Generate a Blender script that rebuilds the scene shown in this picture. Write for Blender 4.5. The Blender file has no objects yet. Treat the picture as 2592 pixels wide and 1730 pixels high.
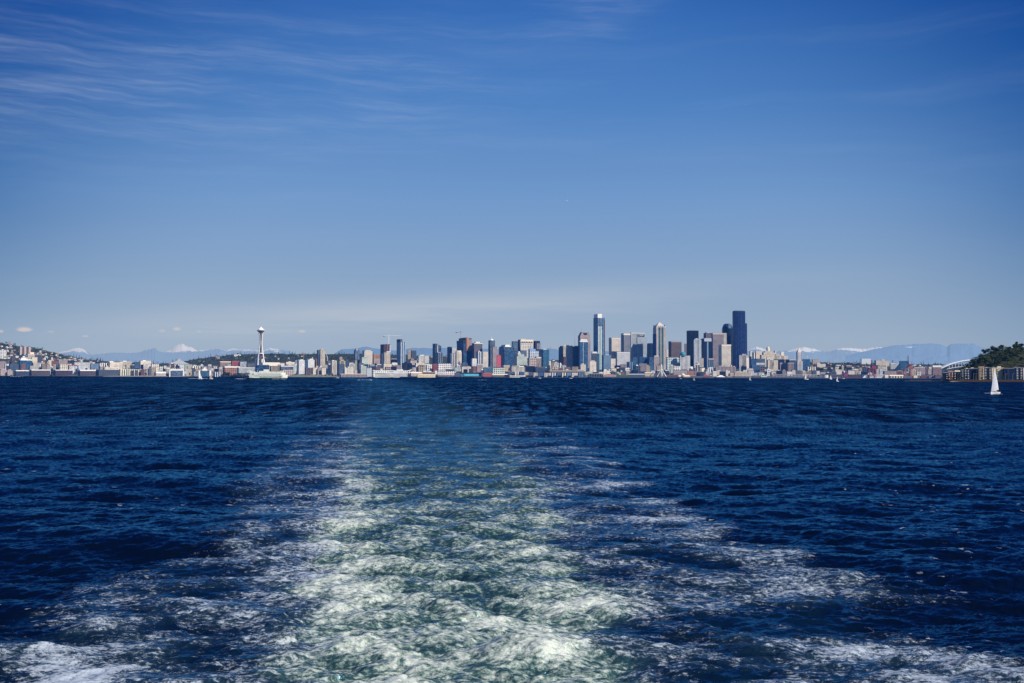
import bpy, math, random, bmesh
import numpy as np
from mathutils import Vector, Matrix
random.seed(7)
SC = bpy.context.scene
COL = SC.collection
# ------------------------------------------------------------------ camera
F = 2520.0; CX = 1296.0; CY = 865.0; CAMZ = 14.0
cam_d = bpy.data.cameras.new('camera'); cam = bpy.data.objects.new('camera', cam_d); COL.objects.link(cam)
cam_d.sensor_width = 36.0; cam_d.lens = 36.0 * F / 2592.0
cam_d.clip_start = 0.5; cam_d.clip_end = 200000
PITCH = math.atan((948.3 - CY) / F); ROLL = math.radians(0.11)
cam.matrix_world = Matrix.Translation((0, 0, CAMZ)) @ Matrix.Rotation(math.pi / 2 + PITCH, 4, 'X') @ Matrix.Rotation(ROLL, 4, 'Z')
SC.camera = cam
RM = (Matrix.Rotation(math.pi / 2 + PITCH, 3, 'X') @ Matrix.Rotation(ROLL, 3, 'Z'))
def ray(px, py):
    return RM @ Vector(((px - CX) / F, -(py - CY) / F, -1.0))
def at(px, py, Y):
    """world point seen at a photo pixel, at distance Y north of the ship"""
    r = ray(px, py); k = Y / r.y
    return Vector((r.x * k, Y, CAMZ + r.z * k))
def azi(x, y): return x / y * F + CX
def X(px, Y): return (px - CX) / F * Y

# ------------------------------------------------------------------ render / light
SC.view_settings.view_transform = 'Standard'; SC.view_settings.look = 'None'
SC.view_settings.exposure = 0; SC.view_settings.gamma = 1
SC.cycles.max_bounces = 5; SC.cycles.diffuse_bounces = 2; SC.cycles.glossy_bounces = 3
SC.cycles.transmission_bounces = 2; SC.cycles.transparent_max_bounces = 6
SC.cycles.caustics_reflective = False; SC.cycles.caustics_refractive = False
SC.cycles.sample_clamp_indirect = 4
SUN_EL = math.radians(38); SUN_AZ = math.radians(52)      # azimuth from "behind the camera" towards the right
sdir = Vector((math.sin(SUN_AZ) * math.cos(SUN_EL), -math.cos(SUN_AZ) * math.cos(SUN_EL), math.sin(SUN_EL)))
sl = bpy.data.lights.new('sun', 'SUN'); so = bpy.data.objects.new('sun', sl); COL.objects.link(so)
sl.energy = 4.9; sl.angle = math.radians(0.5); sl.color = (1.0, 0.93, 0.82)
so.rotation_euler = sdir.to_track_quat('Z', 'Y').to_euler()

# ------------------------------------------------------------------ node helpers
def lin(c):
    return tuple(((v / 255) / 12.92 if v / 255 <= .04045 else ((v / 255 + .055) / 1.055) ** 2.4) for v in c)
class NT:
    def __init__(s, t): s.t = t; s.n = t.nodes; s.l = t.links
    def node(s, ty, **kw):
        o = s.n.new(ty)
        for k, v in kw.items(): setattr(o, k, v)
        return o
    def set(s, sock, v):
        if isinstance(v, bpy.types.NodeSocket): s.l.new(v, sock)
        elif v is not None: sock.default_value = v
    def m(s, op, a, b=None, c=None, clamp=False):
        o = s.node('ShaderNodeMath', operation=op, use_clamp=clamp)
        s.set(o.inputs[0], a); s.set(o.inputs[1], b); s.set(o.inputs[2], c); return o.outputs[0]
    def vm(s, op, a, b=None, out=0, sc=None):
        o = s.node('ShaderNodeVectorMath', operation=op); s.set(o.inputs[0], a); s.set(o.inputs[1], b)
        if sc is not None: s.set(o.inputs[3], sc)
        return o.outputs[out]
    def mix(s, f, a, b, blend='MIX'):
        o = s.node('ShaderNodeMix', data_type='RGBA', blend_type=blend)
        s.set(o.inputs[0], f)
        for i, v in ((6, a), (7, b)):
            if isinstance(v, tuple) and len(v) == 3: v = v + (1,)
            s.set(o.inputs[i], v)
        return o.outputs[2]
    def fmix(s, f, a, b):
        o = s.node('ShaderNodeMix', data_type='FLOAT'); s.set(o.inputs[0], f); s.set(o.inputs[2], a); s.set(o.inputs[3], b); return o.outputs[0]
    def noise(s, v, scale, detail=2, rough=.5, dist=0, out=0, typ=None, lac=2.0):
        o = s.node('ShaderNodeTexNoise')
        if typ: o.noise_type = typ
        s.set(o.inputs['Vector'], v); o.inputs['Scale'].default_value = scale; o.inputs['Detail'].default_value = detail
        o.inputs['Roughness'].default_value = rough; o.inputs['Distortion'].default_value = dist; o.inputs['Lacunarity'].default_value = lac
        return o.outputs[out]
    def ss(s, x, a, b):
        o = s.node('ShaderNodeMapRange', interpolation_type='SMOOTHSTEP'); s.set(o.inputs[0], x); s.set(o.inputs[1], a); s.set(o.inputs[2], b); return o.outputs[0]
    def lr(s, x, a, b, c=0., d=1.):
        o = s.node('ShaderNodeMapRange'); s.set(o.inputs[0], x)
        for i, v in ((1, a), (2, b), (3, c), (4, d)): s.set(o.inputs[i], v)
        return o.outputs[0]
    def ramp(s, x, stops):
        o = s.node('ShaderNodeValToRGB'); e = o.color_ramp.elements
        while len(e) < len(stops): e.new(.5)
        for el, (p, c) in zip(e, stops): el.position = p; el.color = tuple(c) + (1,)
        s.set(o.inputs[0], x); return o.outputs[0]
    def attr(s, name):
        o = s.node('ShaderNodeAttribute'); o.attribute_name = name; return o.outputs['Fac']
    def comb(s, x, y, z):
        o = s.node('ShaderNodeCombineXYZ'); s.set(o.inputs[0], x); s.set(o.inputs[1], y); s.set(o.inputs[2], z); return o.outputs[0]
    def sep(s, v):
        o = s.node('ShaderNodeSeparateXYZ'); s.set(o.inputs[0], v); return o.outputs

# ------------------------------------------------------------------ world sky
W = bpy.data.worlds.new('World'); SC.world = W; W.use_nodes = True
t = NT(W.node_tree); t.n.clear()
sky = t.node('ShaderNodeTexSky', sky_type='NISHITA'); sky.sun_disc = False
sky.sun_elevation = SUN_EL; sky.sun_rotation = math.pi - SUN_AZ
sky.air_density = 1.2; sky.dust_density = .3; sky.ozone_density = 3
geo = t.node('ShaderNodeTexCoord'); D = geo.outputs['Generated']
dx, dy, dz = t.sep(D)
el = t.m('MAXIMUM', dz, 0.0)
grad = t.ramp(el, [(0.0, lin((155, 174, 197))), (.035, lin((151, 172, 198))), (.09, lin((136, 163, 197))), (.17, lin((112, 152, 202))),
                   (.26, lin((78, 130, 195))), (.35, lin((54, 112, 188))), (.5, lin((42, 92, 168))), (.75, lin((36, 80, 152))), (1.0, lin((32, 72, 142)))])
nis = t.vm('SCALE', sky.outputs[0], sc=0.10)
base = t.mix(.94, nis, grad)
# vignette painted into the sky: it darkens away from the view axis
fa = t.vm('DOT_PRODUCT', D, Vector((0.0, .999, .04)).normalized(), out=1)
off = t.m('SUBTRACT', 1.0, fa, clamp=True)                # 1-cos(angle)
dk = t.ss(t.m('ADD', off, t.m('MULTIPLY', dz, .12)), .05, .21)
dk = t.m('MULTIPLY', dk, t.ss(dy, -.2, .7))
dk = t.m('MULTIPLY', dk, t.lr(dz, .0, .14, .5, 1.))
base = t.mix(t.m('MULTIPLY', dk, 1.), base, t.mix(1.0, base, (.10, .36, .60), 'MULTIPLY'))
# cirrus drawn out by high wind
az0 = t.m('ARCTAN2', dx, dy)
Q0 = t.comb(az0, dz, 0.0)
wq = t.vm('SCALE', t.vm('SUBTRACT', t.noise(Q0, 5., 4, .55, out=1), (.5, .5, .5)), sc=.035)
Qw = t.vm('ADD', Q0, wq)
def streak(rot, sx, sy, sc, det, ro):
    mp = t.node('ShaderNodeMapping'); t.set(mp.inputs[0], Qw); mp.inputs['Rotation'].default_value = (0, 0, math.radians(rot)); mp.inputs['Scale'].default_value = (sx, sy, 1)
    return t.noise(mp.outputs[0], sc, det, ro)
c1 = streak(13, 5.5, 55., 1., 9, .62); c3 = streak(17, 12., 210., 1., 6, .6); c4 = streak(4, 2., 30., 1., 6, .55)
# where cirrus lives: upper left fan, wisp at upper centre
def blob(x0, y0, rx, ry):
    u = t.m('DIVIDE', t.m('SUBTRACT', dx, x0), rx); v = t.m('DIVIDE', t.m('SUBTRACT', dz, y0), ry)
    r = t.m('ADD', t.m('MULTIPLY', u, u), t.m('MULTIPLY', v, v))
    return t.m('EXPONENT', t.m('MULTIPLY', r, -1.0))
reg = t.m('ADD', blob(-.36, .262, .22, .062), t.m('MULTIPLY', blob(.07, .345, .055, .028), .8))
reg = t.m('ADD', reg, t.m('MULTIPLY', blob(-.10, .29, .14, .04), .5))
cir = t.m('MULTIPLY', t.m('MULTIPLY', t.ss(c1, .34, .80), t.lr(c3, .3, .7, .15, 1.5)), reg)
cir = t.m('MULTIPLY', cir, .27)
cir = t.m('ADD', cir, t.m('MULTIPLY', t.ss(c4, .5, .8), .06))
skyc = t.mix(cir, base, lin((190, 205, 228)))
# low hazy veil above the city
az = t.m('ARCTAN2', dx, dy)
veilc = t.m('ADD', .070, t.m('MULTIPLY', az, .07))
vn = t.noise(t.comb(t.m('MULTIPLY', az, 4.), t.m('MULTIPLY', dz, 60.), 0.), 1.5, 6, .6)
vd = t.m('DIVIDE', t.m('ADD', t.m('SUBTRACT', dz, veilc), t.m('MULTIPLY', t.m('SUBTRACT', vn, .5), .02)), .016)
veil = t.m('EXPONENT', t.m('MULTIPLY', t.m('MULTIPLY', vd, vd), -1.))
va = t.m('DIVIDE', t.m('ADD', az, .12), .26); veil = t.m('MULTIPLY', veil, t.m('EXPONENT', t.m('MULTIPLY', t.m('MULTIPLY', va, va), -1.)))
skyc = t.mix(t.m('MULTIPLY', veil, t.m('MULTIPLY', vn, 1.15)), skyc, lin((188, 196, 208)))
# small fair-weather puffs near the horizon
puffs = [(62, 836, 20, 9, 1.), (3, 840, 8, 7, .8), (128, 841, 14, 5, .55), (217, 852, 13, 5, .6), (411, 839, 13, 7, .6), (448, 834, 14, 8, .8), (504, 840, 12, 6, .5), (540, 845, 14, 4, .25), (764, 840, 14, 6, .7), (1372, 877, 6, 6, .4), (1640, 848, 10, 4, .2)]
pn = t.noise(D, 95., 4, .6)
acc = None
for (qx, qy, rx, ry, s_) in puffs:
    d = ray(qx, qy).normalized(); a0 = math.atan2(d.x, d.y)
    u = t.m('DIVIDE', t.m('SUBTRACT', az, a0), rx / F); v = t.m('DIVIDE', t.m('SUBTRACT', dz, d.z), ry / F)
    v = t.m('MULTIPLY', v, t.fmix(t.m('LESS_THAN', v, 0.), 1., 1.9))
    r = t.m('ADD', t.m('MULTIPLY', u, u), t.m('MULTIPLY', v, v))
    g = t.m('MULTIPLY', t.m('EXPONENT', t.m('MULTIPLY', r, -1.3)), s_)
    acc = g if acc is None else t.m('ADD', acc, g)
pf = t.ss(t.m('MULTIPLY', acc, t.m('ADD', pn, .35)), .18, .75)
skyc = t.mix(t.m('MULTIPLY', pf, .8), skyc, lin((212, 200, 200)))
bg = t.node('ShaderNodeBackground'); t.set(bg.inputs[0], skyc); bg.inputs[1].default_value = 1.0
wo = t.node('ShaderNodeOutputWorld'); t.l.new(bg.outputs[0], wo.inputs[0])

# ------------------------------------------------------------------ object helpers
def tag(o, label=None, cat=None, group=None, kind=None):
    for k, v in (('label', label), ('category', cat), ('group', group), ('kind', kind)):
        if v: o[k] = v
    return o
def empty(name, loc, rz=0., **kw):
    o = bpy.data.objects.new(name, None); COL.objects.link(o); o.location = loc; o.rotation_euler = (0, 0, rz)
    o.empty_display_size = 1; return tag(o, **kw)
class MB:
    def __init__(s): s.v = []; s.f = []
    def quadbox(s, x0, x1, y0, y1, z0, z1, tx=1., ty=1.):
        b = len(s.v); cx, cy = (x0 + x1) / 2, (y0 + y1) / 2
        for (z, kx, ky) in ((z0, 1, 1), (z1, tx, ty)):
            for (x, y) in ((x0, y0), (x1, y0), (x1, y1), (x0, y1)):
                s.v.append((cx + (x - cx) * kx, cy + (y - cy) * ky, z))
        for q in ((0, 3, 2, 1), (4, 5, 6, 7), (0, 1, 5, 4), (1, 2, 6, 5), (2, 3, 7, 6), (3, 0, 4, 7)): s.f.append(tuple(b + i for i in q))
        return s
    def prism(s, pts, z0, z1, k=1.):
        b = len(s.v); n = len(pts); cx = sum(p[0] for p in pts) / n; cy = sum(p[1] for p in pts) / n
        for p in pts: s.v.append((p[0], p[1], z0))
        for p in pts: s.v.append((cx + (p[0] - cx) * k, cy + (p[1] - cy) * k, z1))
        s.f.append(tuple(b + i for i in reversed(range(n)))); s.f.append(tuple(b + n + i for i in range(n)))
        for i in range(n): j = (i + 1) % n; s.f.append((b + i, b + j, b + n + j, b + n + i))
        return s
    def gable(s, x0, x1, y0, y1, z0, z1, axis='x', hip=0.):
        b = len(s.v)
        s.v += [(x0, y0, z0), (x1, y0, z0), (x1, y1, z0), (x0, y1, z0)]
        if axis == 'x': h = (x1 - x0) * hip / 2; s.v += [(x0 + h, (y0 + y1) / 2, z1), (x1 - h, (y0 + y1) / 2, z1)]; fs = ((0, 1, 5, 4), (2, 3, 4, 5), (1, 2, 5), (3, 0, 4), (0, 3, 2, 1))
        else: h = (y1 - y0) * hip / 2; s.v += [((x0 + x1) / 2, y0 + h, z1), ((x0 + x1) / 2, y1 - h, z1)]; fs = ((0, 1, 4), (1, 2, 5, 4), (2, 3, 5), (3, 0, 4, 5), (0, 3, 2, 1))
        for q in fs: s.f.append(tuple(b + i for i in q))
        return s
    def lathe(s, prof, n=20, cx=0., cy=0.):
        b = len(s.v)
        for (r, z) in prof:
            for i in range(n): a = 2 * math.pi * i / n; s.v.append((cx + r * math.cos(a), cy + r * math.sin(a), z))
        for k in range(len(prof) - 1):
            for i in range(n): j = (i + 1) % n; s.f.append((b + k * n + i, b + k * n + j, b + (k + 1) * n + j, b + (k + 1) * n + i))
        s.f.append(tuple(b + i for i in reversed(range(n)))); s.f.append(tuple(b + (len(prof) - 1) * n + i for i in range(n)))
        return s
    def bar(s, a, b_, r, n=4, r2=None):
        a = Vector(a); b_ = Vector(b_); d = (b_ - a).normalized(); u = d.orthogonal().normalized(); w = d.cross(u); r2 = r if r2 is None else r2
        b = len(s.v)
        for (p, rr) in ((a, r), (b_, r2)):
            for i in range(n):
                an = 2 * math.pi * (i + .5) / n; s.v.append(tuple(p + u * math.cos(an) * rr + w * math.sin(an) * rr))
        s.f.append(tuple(b + i for i in reversed(range(n)))); s.f.append(tuple(b + n + i for i in range(n)))
        for i in range(n): j = (i + 1) % n; s.f.append((b + i, b + j, b + n + j, b + n + i))
        return s
    def tube(s, pts, r, n=6):
        for i in range(len(pts) - 1): s.bar(pts[i], pts[i + 1], r if not isinstance(r, (list, tuple)) else r[i], n, None if not isinstance(r, (list, tuple)) else r[i + 1])
        return s
    def build(s, name, mat, parent=None, loc=(0, 0, 0), rz=0., smooth=False):
        me = bpy.data.meshes.new(name); me.from_pydata(s.v, [], s.f); me.update()
        if smooth: me.polygons.foreach_set('use_smooth', [True] * len(me.polygons))
        o = bpy.data.objects.new(name, me); COL.objects.link(o); me.materials.append(mat)
        if parent is not None: o.parent = parent
        else: o.location = loc; o.rotation_euler = (0, 0, rz)
        return o
HAZE = (.005, .019, .062)  # airlight painted on as a faint blue glow of the surfaces themselves
_mc = {}
def matte(c, rough=.8, haze=1., spec=.3, metal=0., var=.12, scale=.15):
    k = ('m', tuple(round(v, 3) for v in c), rough, haze, spec, metal, var, scale)
    if k in _mc: return _mc[k]
    m = bpy.data.materials.new('paint'); m.use_nodes = True; t = NT(m.node_tree); t.n.clear()
    p = t.node('ShaderNodeBsdfPrincipled'); tc = t.node('ShaderNodeTexCoord')
    n = t.noise(tc.outputs['Object'], scale, 5, .6)
    t.set(p.inputs['Base Color'], t.mix(1., tuple(c) + (1,), t.comb(*[t.lr(n, .25, .75, 1 - var, 1 + var)] * 3), 'MULTIPLY'))
    p.inputs['Roughness'].default_value = rough; p.inputs['Specular IOR Level'].default_value = spec; p.inputs['Metallic'].default_value = metal
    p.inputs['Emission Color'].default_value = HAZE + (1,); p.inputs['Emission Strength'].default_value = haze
    o = t.node('ShaderNodeOutputMaterial'); t.l.new(p.outputs[0], o.inputs[0]); _mc[k] = m; return m
# ------------------------------------------------------------------ water
rng = np.random.default_rng(11)
def cascade(L, N, lmin, lmax, slope, wind=math.radians(100), spread=2.0, seed=0):
    r = np.random.default_rng(seed)
    k = np.fft.fftfreq(N, L / N) * 2 * np.pi
    kx, ky = np.meshgrid(k, k, indexing='ij'); K = np.sqrt(kx ** 2 + ky ** 2); K[0, 0] = 1e9
    lam = 2 * np.pi / K
    band = (1 / (1 + (lmin / lam) ** 8)) * (1 / (1 + (lam / lmax) ** 8))
    ca = np.abs((kx * math.cos(wind) + ky * math.sin(wind)) / K)
    A = K ** -2.0 * (0.25 + ca ** spread) * np.sqrt(band)
    H = A * (r.normal(size=(N, N)) + 1j * r.normal(size=(N, N))); H[0, 0] = 0
    h = np.fft.ifft2(H).real
    gx = np.fft.ifft2(1j * kx * H).real; gy = np.fft.ifft2(1j * ky * H).real
    s = slope / math.sqrt((gx ** 2 + gy ** 2).mean())
    dX = np.fft.ifft2(-1j * kx / K * H).real; dY = np.fft.ifft2(-1j * ky / K * H).real
    return [(a * s).astype(np.float32) for a in (h, dX, dY)], L
def samp(tile, L, x, y):
    N = tile.shape[0]; u = (x / L * N) % N; v = (y / L * N) % N
    i = np.floor(u).astype(np.int32); j = np.floor(v).astype(np.int32); fu = u - i; fv = v - j
    i %= N; j %= N; i1 = (i + 1) % N; j1 = (j + 1) % N
    return tile[i, j] * (1 - fu) * (1 - fv) + tile[i1, j] * fu * (1 - fv) + tile[i, j1] * (1 - fu) * fv + tile[i1, j1] * fu * fv
def rot(x, y, a): c, s = math.cos(a), math.sin(a); return x * c - y * s, x * s + y * c
cols = np.arange(-560, 3160, 2.1); 
dips = np.concatenate([np.arange(1500, 860, -3.0), np.arange(860, 2.0, -1.15), np.array([1.5, 1., .7, .5, .4, .3, .25])])
dist = CAMZ * F / dips
spacing = np.abs(np.gradient(dist))
Yg, Ag = np.meshgrid(dist, cols, indexing='ij'); Sg = np.repeat(spacing[:, None], len(cols), 1)
Xg = (Ag - CX) / F * Yg
Z = np.zeros_like(Xg); DX = np.zeros_like(Xg); DY = np.zeros_like(Xg)
# wake frame
td = [20, 45, 117, 232, 678, 2000, 4200]; tx = [-1.5, -2.6, -8., -21., -76., -260., -700.]
xc = np.interp(Yg, td, tx); U = Xg - xc
coreL = np.interp(Yg, [20, 45, 70, 117, 175, 400, 1000, 3000], [-5, -5.6, -9., -11., -14., -18, -32, -60])
coreR = np.interp(Yg, [20, 45, 70, 117, 175, 400, 1000, 3000], [7, 7.2, 9.5, 12., 15., 20, 34, 60])
outL = np.interp(Yg, [20, 50, 68, 84, 125, 194, 300, 1000], [-19, -22., -23.5, -19., -25., -28., -30, -50])
outR = np.interp(Yg, [20, 45, 54, 66, 78, 100, 140, 232, 500], [27, 26., 23., 29., 25., 24., 27., 34, 45])
def sst(x, a, b): u = np.clip((x - a) / (b - a), 0, 1); return u * u * (3 - 2 * u)
wv = cascade(64., 512, 1.5, 20., 1., seed=5)[0][0]; wv = wv / wv.std()
nz = samp(wv, 64., Xg, Yg); nz2 = samp(wv, 64. * .37, Xg + 9, Yg)
core = sst(U, coreL - 3 + 1.2 * nz, coreL + 2.0 + 1.2 * nz) * (1 - sst(U, coreR - 2.5 + 1.2 * nz, coreR + 3 + 1.2 * nz))
outer = sst(U, outL - 2.5 + 1.5 * nz, outL + 1.5 + 1.5 * nz) * (1 - sst(U, outR - 1.5 + 1.5 * nz, outR + 2.0 + 1.5 * nz))
aer = core * np.interp(Yg, [40, 75, 130, 190, 300, 600], [1., .97, .90, .75, .50, .18])
fade = np.interp(Yg, [40, 60, 90, 130, 200, 330, 600, 1200], [.5, .7, .85, .85, .60, .24, .05, .0])
edgeL = np.exp(-((U - coreL) / 3.6) ** 2); edgeR = np.exp(-((U - coreR) / 3.6) ** 2)
oL = np.exp(-((U - (outL + 3.0)) / 3.2) ** 2); oR = np.exp(-((U - (outR - 3.2)) / 3.6) ** 2)
dens = core * np.interp(Yg, [40, 60, 90, 130, 200, 330, 600], [.50, .41, .34, .29, .20, .08, .0])
dens += edgeL * fade * .30 + edgeR * fade * .13
mid = outer * (1 - core) * np.interp(Yg, [40, 70, 110, 160, 250, 500], [.13, .12, .12, .13, .09, .02])
dens += mid
dens += oR * np.interp(Yg, [40, 80, 95, 115, 200], [.17, .16, .12, .08, .04]) * (0.7 + .3 * nz)
dens += oL * np.interp(Yg, [40, 52, 60, 64, 70, 74, 120, 140, 200], [.42, .22, .02, .16, .20, .04, .08, .03, .0]) * (.8 + .3 * nz)
dens += .05 * nz * outer
wsoft = 1 + Yg / 110.
calm = sst(U, coreL - 3 - wsoft * 2.2, coreL + wsoft * 2.2) * (1 - sst(U, coreR - wsoft * 2.2, coreR + 3 + wsoft * 2.2)) * np.interp(Yg, [60, 150, 300, 3000, 4500], [0., .25, .6, .8, .4])
# waves, three bands
spec = [(cascade(331., 1024, 7., 60., .066, seed=1), 20., .0), (cascade(83., 1024, 1.6, 9., .15, seed=2), 5., .3), (cascade(19., 1024, .22, 1.9, .22, seed=3), 1.2, -.2)]
Zs = np.zeros_like(Xg)
sig2 = np.full_like(Xg, .075 ** 2)
amps = (.055, .15, .22)
for idx, ((tl, L), lam, ra) in enumerate(spec):
    w = 1 / (1 + (Sg * 2.2 / lam) ** 3)
    a, b = rot(Xg, Yg, ra)
    g = (1 + (-.45, .9, .55)[idx] * core * np.interp(Yg, [40, 150, 400], [1., .5, .0])) * (1 - .45 * calm) * (1 - (0., .12, .3)[idx] * outer * (1 - core))
    dzz = samp(tl[0], L, a, b) * w * g
    Z += dzz
    if idx: Zs += dzz
    u_, v_ = samp(tl[1], L, a, b) * w * g, samp(tl[2], L, a, b) * w * g
    cu, cv = rot(u_, v_, -ra); DX += cu * .9; DY += cv * .9
    sig2 += amps[idx] ** 2 * (1 - w * w) * .8
# transverse hump of the wake and churned lumps behind the screws
Z += .30 * np.exp(-((Yg - 106 + .02 * (U) ** 2) / 3.6) ** 2) * np.exp(-((U + 3) / 5.) ** 2)
Z += .20 * np.exp(-((Yg - 88 + .03 * (U) ** 2) / 3.) ** 2) * np.exp(-((U - 1) / 6.) ** 2)
lump = np.abs(samp(wv, 64. * .45, Xg + 5, Yg + 3)); lump = (1.0 - np.minimum(lump, 1.6) / 1.6)
Z += lump ** 2 * .24 * core * np.interp(Yg, [40, 90, 160], [1., .6, 0.])
Z += lump ** 2 * .20 * outer * (1 - core) * np.interp(Yg, [40, 90, 160], [1., .5, 0.])
hs = Zs / .14
dens += np.clip(hs, -1.5, 2.) * .08 * outer * np.interp(Yg, [40, 150, 300], [1., .8, .3])
aer = aer + lump * .12 * core
dens = np.clip(dens, 0, 1)
verts = np.stack([Xg + DX, Yg + DY, Z], -1).reshape(-1, 3).astype(np.float32)
nr, nc = Xg.shape
ii = np.arange((nr - 1) * nc).reshape(nr - 1, nc)[:, :-1].ravel()
quads = np.stack([ii, ii + 1, ii + nc + 1, ii + nc], 1).astype(np.int32)
me = bpy.data.meshes.new('water'); me.vertices.add(len(verts)); me.vertices.foreach_set('co', verts.ravel())
me.loops.add(len(quads) * 4); me.loops.foreach_set('vertex_index', quads.ravel())
me.polygons.add(len(quads)); me.polygons.foreach_set('loop_start', np.arange(0, len(quads) * 4, 4, dtype=np.int32))
me.update(calc_edges=True); me.polygons.foreach_set('use_smooth', np.ones(len(quads), dtype=bool))
for nm, arr in (('dens', dens), ('aer', np.clip(aer, 0, 1)), ('sig', np.sqrt(sig2) * (1 - .4 * calm)), ('outer', outer), ('calm', calm)):
    at_ = me.attributes.new(nm, 'FLOAT', 'POINT'); at_.data.foreach_set('value', arr.ravel().astype(np.float32))
water = bpy.data.objects.new('water', me); COL.objects.link(water)
tag(water, 'deep blue choppy bay with a green and white ferry wake running to the city', kind='structure')
m = bpy.data.materials.new('sea'); m.use_nodes = True; t = NT(m.node_tree); t.n.clear(); me.materials.append(m)
g = t.node('ShaderNodeNewGeometry'); P = g.outputs['Position']; N = g.outputs['Normal']
dn, ae, sg, ou = t.attr('dens'), t.attr('aer'), t.attr('sig'), t.attr('outer')
wp = t.vm('SCALE', t.vm('SUBTRACT', t.noise(P, .35, 3, .55, out=1), (.5, .5, .5)), sc=1.3)
Pw = t.vm('ADD', P, wp)
# micro slopes (true normals, no screen derivatives)
s1 = t.vm('SUBTRACT', t.noise(P, 1.6, 3, .6, out=1), (.5, .5, .5))
s2 = t.vm('SUBTRACT', t.noise(P, 7.0, 2, .6, out=1), (.5, .5, .5))
sl_ = t.vm('ADD', t.vm('SCALE', s1, sc=1.0), t.vm('SCALE', s2, sc=.8))
sl_ = t.vm('SCALE', sl_, sc=t.m('MULTIPLY', sg, 5.2))
# wave groups and gust streaks: large patches lean differently
mpg = t.node('ShaderNodeMapping'); t.set(mpg.inputs[0], P); mpg.inputs['Scale'].default_value = (.12, .09, 0)
gr = t.noise(mpg.outputs[0], 1., 5, .62)
gr2 = t.noise(P, .0035, 4, .55)
mp3 = t.node('ShaderNodeMapping'); t.set(mp3.inputs[0], P); mp3.inputs['Scale'].default_value = (.26, .035, 0)
gr3 = t.noise(mp3.outputs[0], 1., 4, .6)
mp4 = t.node('ShaderNodeMapping'); t.set(mp4.inputs[0], P); mp4.inputs['Scale'].default_value = (.07, .010, 0)
gr4 = t.noise(mp4.outputs[0], 1., 4, .6)
far = t.ss(t.sep(P)[1], 90., 500.)
cm = t.attr('calm')
bias = t.m('MULTIPLY', t.m('ADD', t.m('SUBTRACT', .30, t.m('MULTIPLY', cm, .12)), t.m('ADD', t.m('MULTIPLY', t.m('SUBTRACT', gr, .5), .85), t.m('ADD', t.m('MULTIPLY', t.m('SUBTRACT', gr2, .5), .35), t.m('ADD', t.m('MULTIPLY', t.m('SUBTRACT', gr3, .5), 1.3), t.m('MULTIPLY', t.m('SUBTRACT', gr4, .5), .9))))), far)
sx, sy, sz = t.sep(sl_)
Nn = t.vm('NORMALIZE', t.vm('ADD', N, t.comb(sx, t.m('SUBTRACT', sy, bias), 0.)))
# foam
mpf = t.node('ShaderNodeMapping'); t.set(mpf.inputs[0], Pw); mpf.inputs['Scale'].default_value = (.75, 1.25, 1.); Pw = mpf.outputs[0]
n1 = t.noise(Pw, 2.5, 10, .76); n2 = t.noise(Pw, 4.2, 8, .68)
rd = t.m('SUBTRACT', 1., t.m('MULTIPLY', t.m('ABSOLUTE', t.m('SUBTRACT', n2, .5)), 5.0), clamp=True)
n3 = t.noise(Pw, 1.7, 9, .70); rd2 = t.m('SUBTRACT', 1., t.m('MULTIPLY', t.m('ABSOLUTE', t.m('SUBTRACT', n3, .5)), 6.0), clamp=True)
lace = t.m('MAXIMUM', rd, rd2)
f = t.m('ADD', t.m('MULTIPLY', t.m('SUBTRACT', n1, .5), 2.6), t.m('MULTIPLY', lace, t.fmix(ae, .72, .28)))
ffar = t.ss(t.sep(P)[1], 70., 190.)
th = t.m('SUBTRACT', t.fmix(ae, t.fmix(ffar, .86, .92), t.fmix(ffar, .72, .82)), t.m('MULTIPLY', dn, 1.02))
patch = t.noise(P, .28, 5, .62)
th = t.m('SUBTRACT', th, t.m('MULTIPLY', t.m('SUBTRACT', patch, .5), 1.15))
foam = t.m('POWER', t.lr(t.m('SUBTRACT', t.m('SUBTRACT', f, t.m('MULTIPLY', ffar, .03)), th), t.fmix(ffar, t.fmix(ae, .0, -.06), .02), t.fmix(ffar, t.fmix(ae, .36, .38), .22)), 1.15)
foam = t.m('MULTIPLY', foam, t.ss(dn, .0, .10))
fine = t.noise(P, 9., 4, .7)
foam = t.m('MULTIPLY', foam, t.lr(fine, .3, .6, .55, 1.0), clamp=True)
# scattered whitecaps
wc = t.m('MULTIPLY', t.ss(t.noise(P, .06, 2, .5), .54, .64), t.ss(t.noise(Pw, 1.1, 4, .6), .64, .70))
foam = t.m('MAXIMUM', foam, t.m('MULTIPLY', wc, .7))
milk = t.m('MULTIPLY', ae, t.ss(t.noise(Pw, .35, 6, .6), .22, .75))
sub = t.ss(t.m('SUBTRACT', f, th), -.75, .10)
milk = t.m('MAXIMUM', t.m('MULTIPLY', milk, .7), t.m('MULTIPLY', t.m('MULTIPLY', sub, .86), t.ss(ae, .1, .8)))
veil2 = t.m('MULTIPLY', t.m('MULTIPLY', sub, ou), t.ss(dn, .02, .25))
deep = t.mix(ou, (.0010, .0042, .013, 1), (.0020, .0100, .026, 1))
deep = t.mix(t.m('MULTIPLY', cm, .42), deep, (.010, .045, .085, 1))
deep = t.mix(t.m('MULTIPLY', veil2, .35), deep, (.035, .085, .13, 1))
body = t.mix(milk, deep, (.026, .075, .078, 1))
body = t.mix(t.ss(milk, .55, 1.), body, (.15, .225, .20, 1))
fcol = t.mix(ae, (.47, .54, .62, 1), (.69, .73, .65, 1))
wd = t.node('ShaderNodeBsdfDiffuse'); t.set(wd.inputs[0], body); t.set(wd.inputs['Normal'], Nn)
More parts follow.
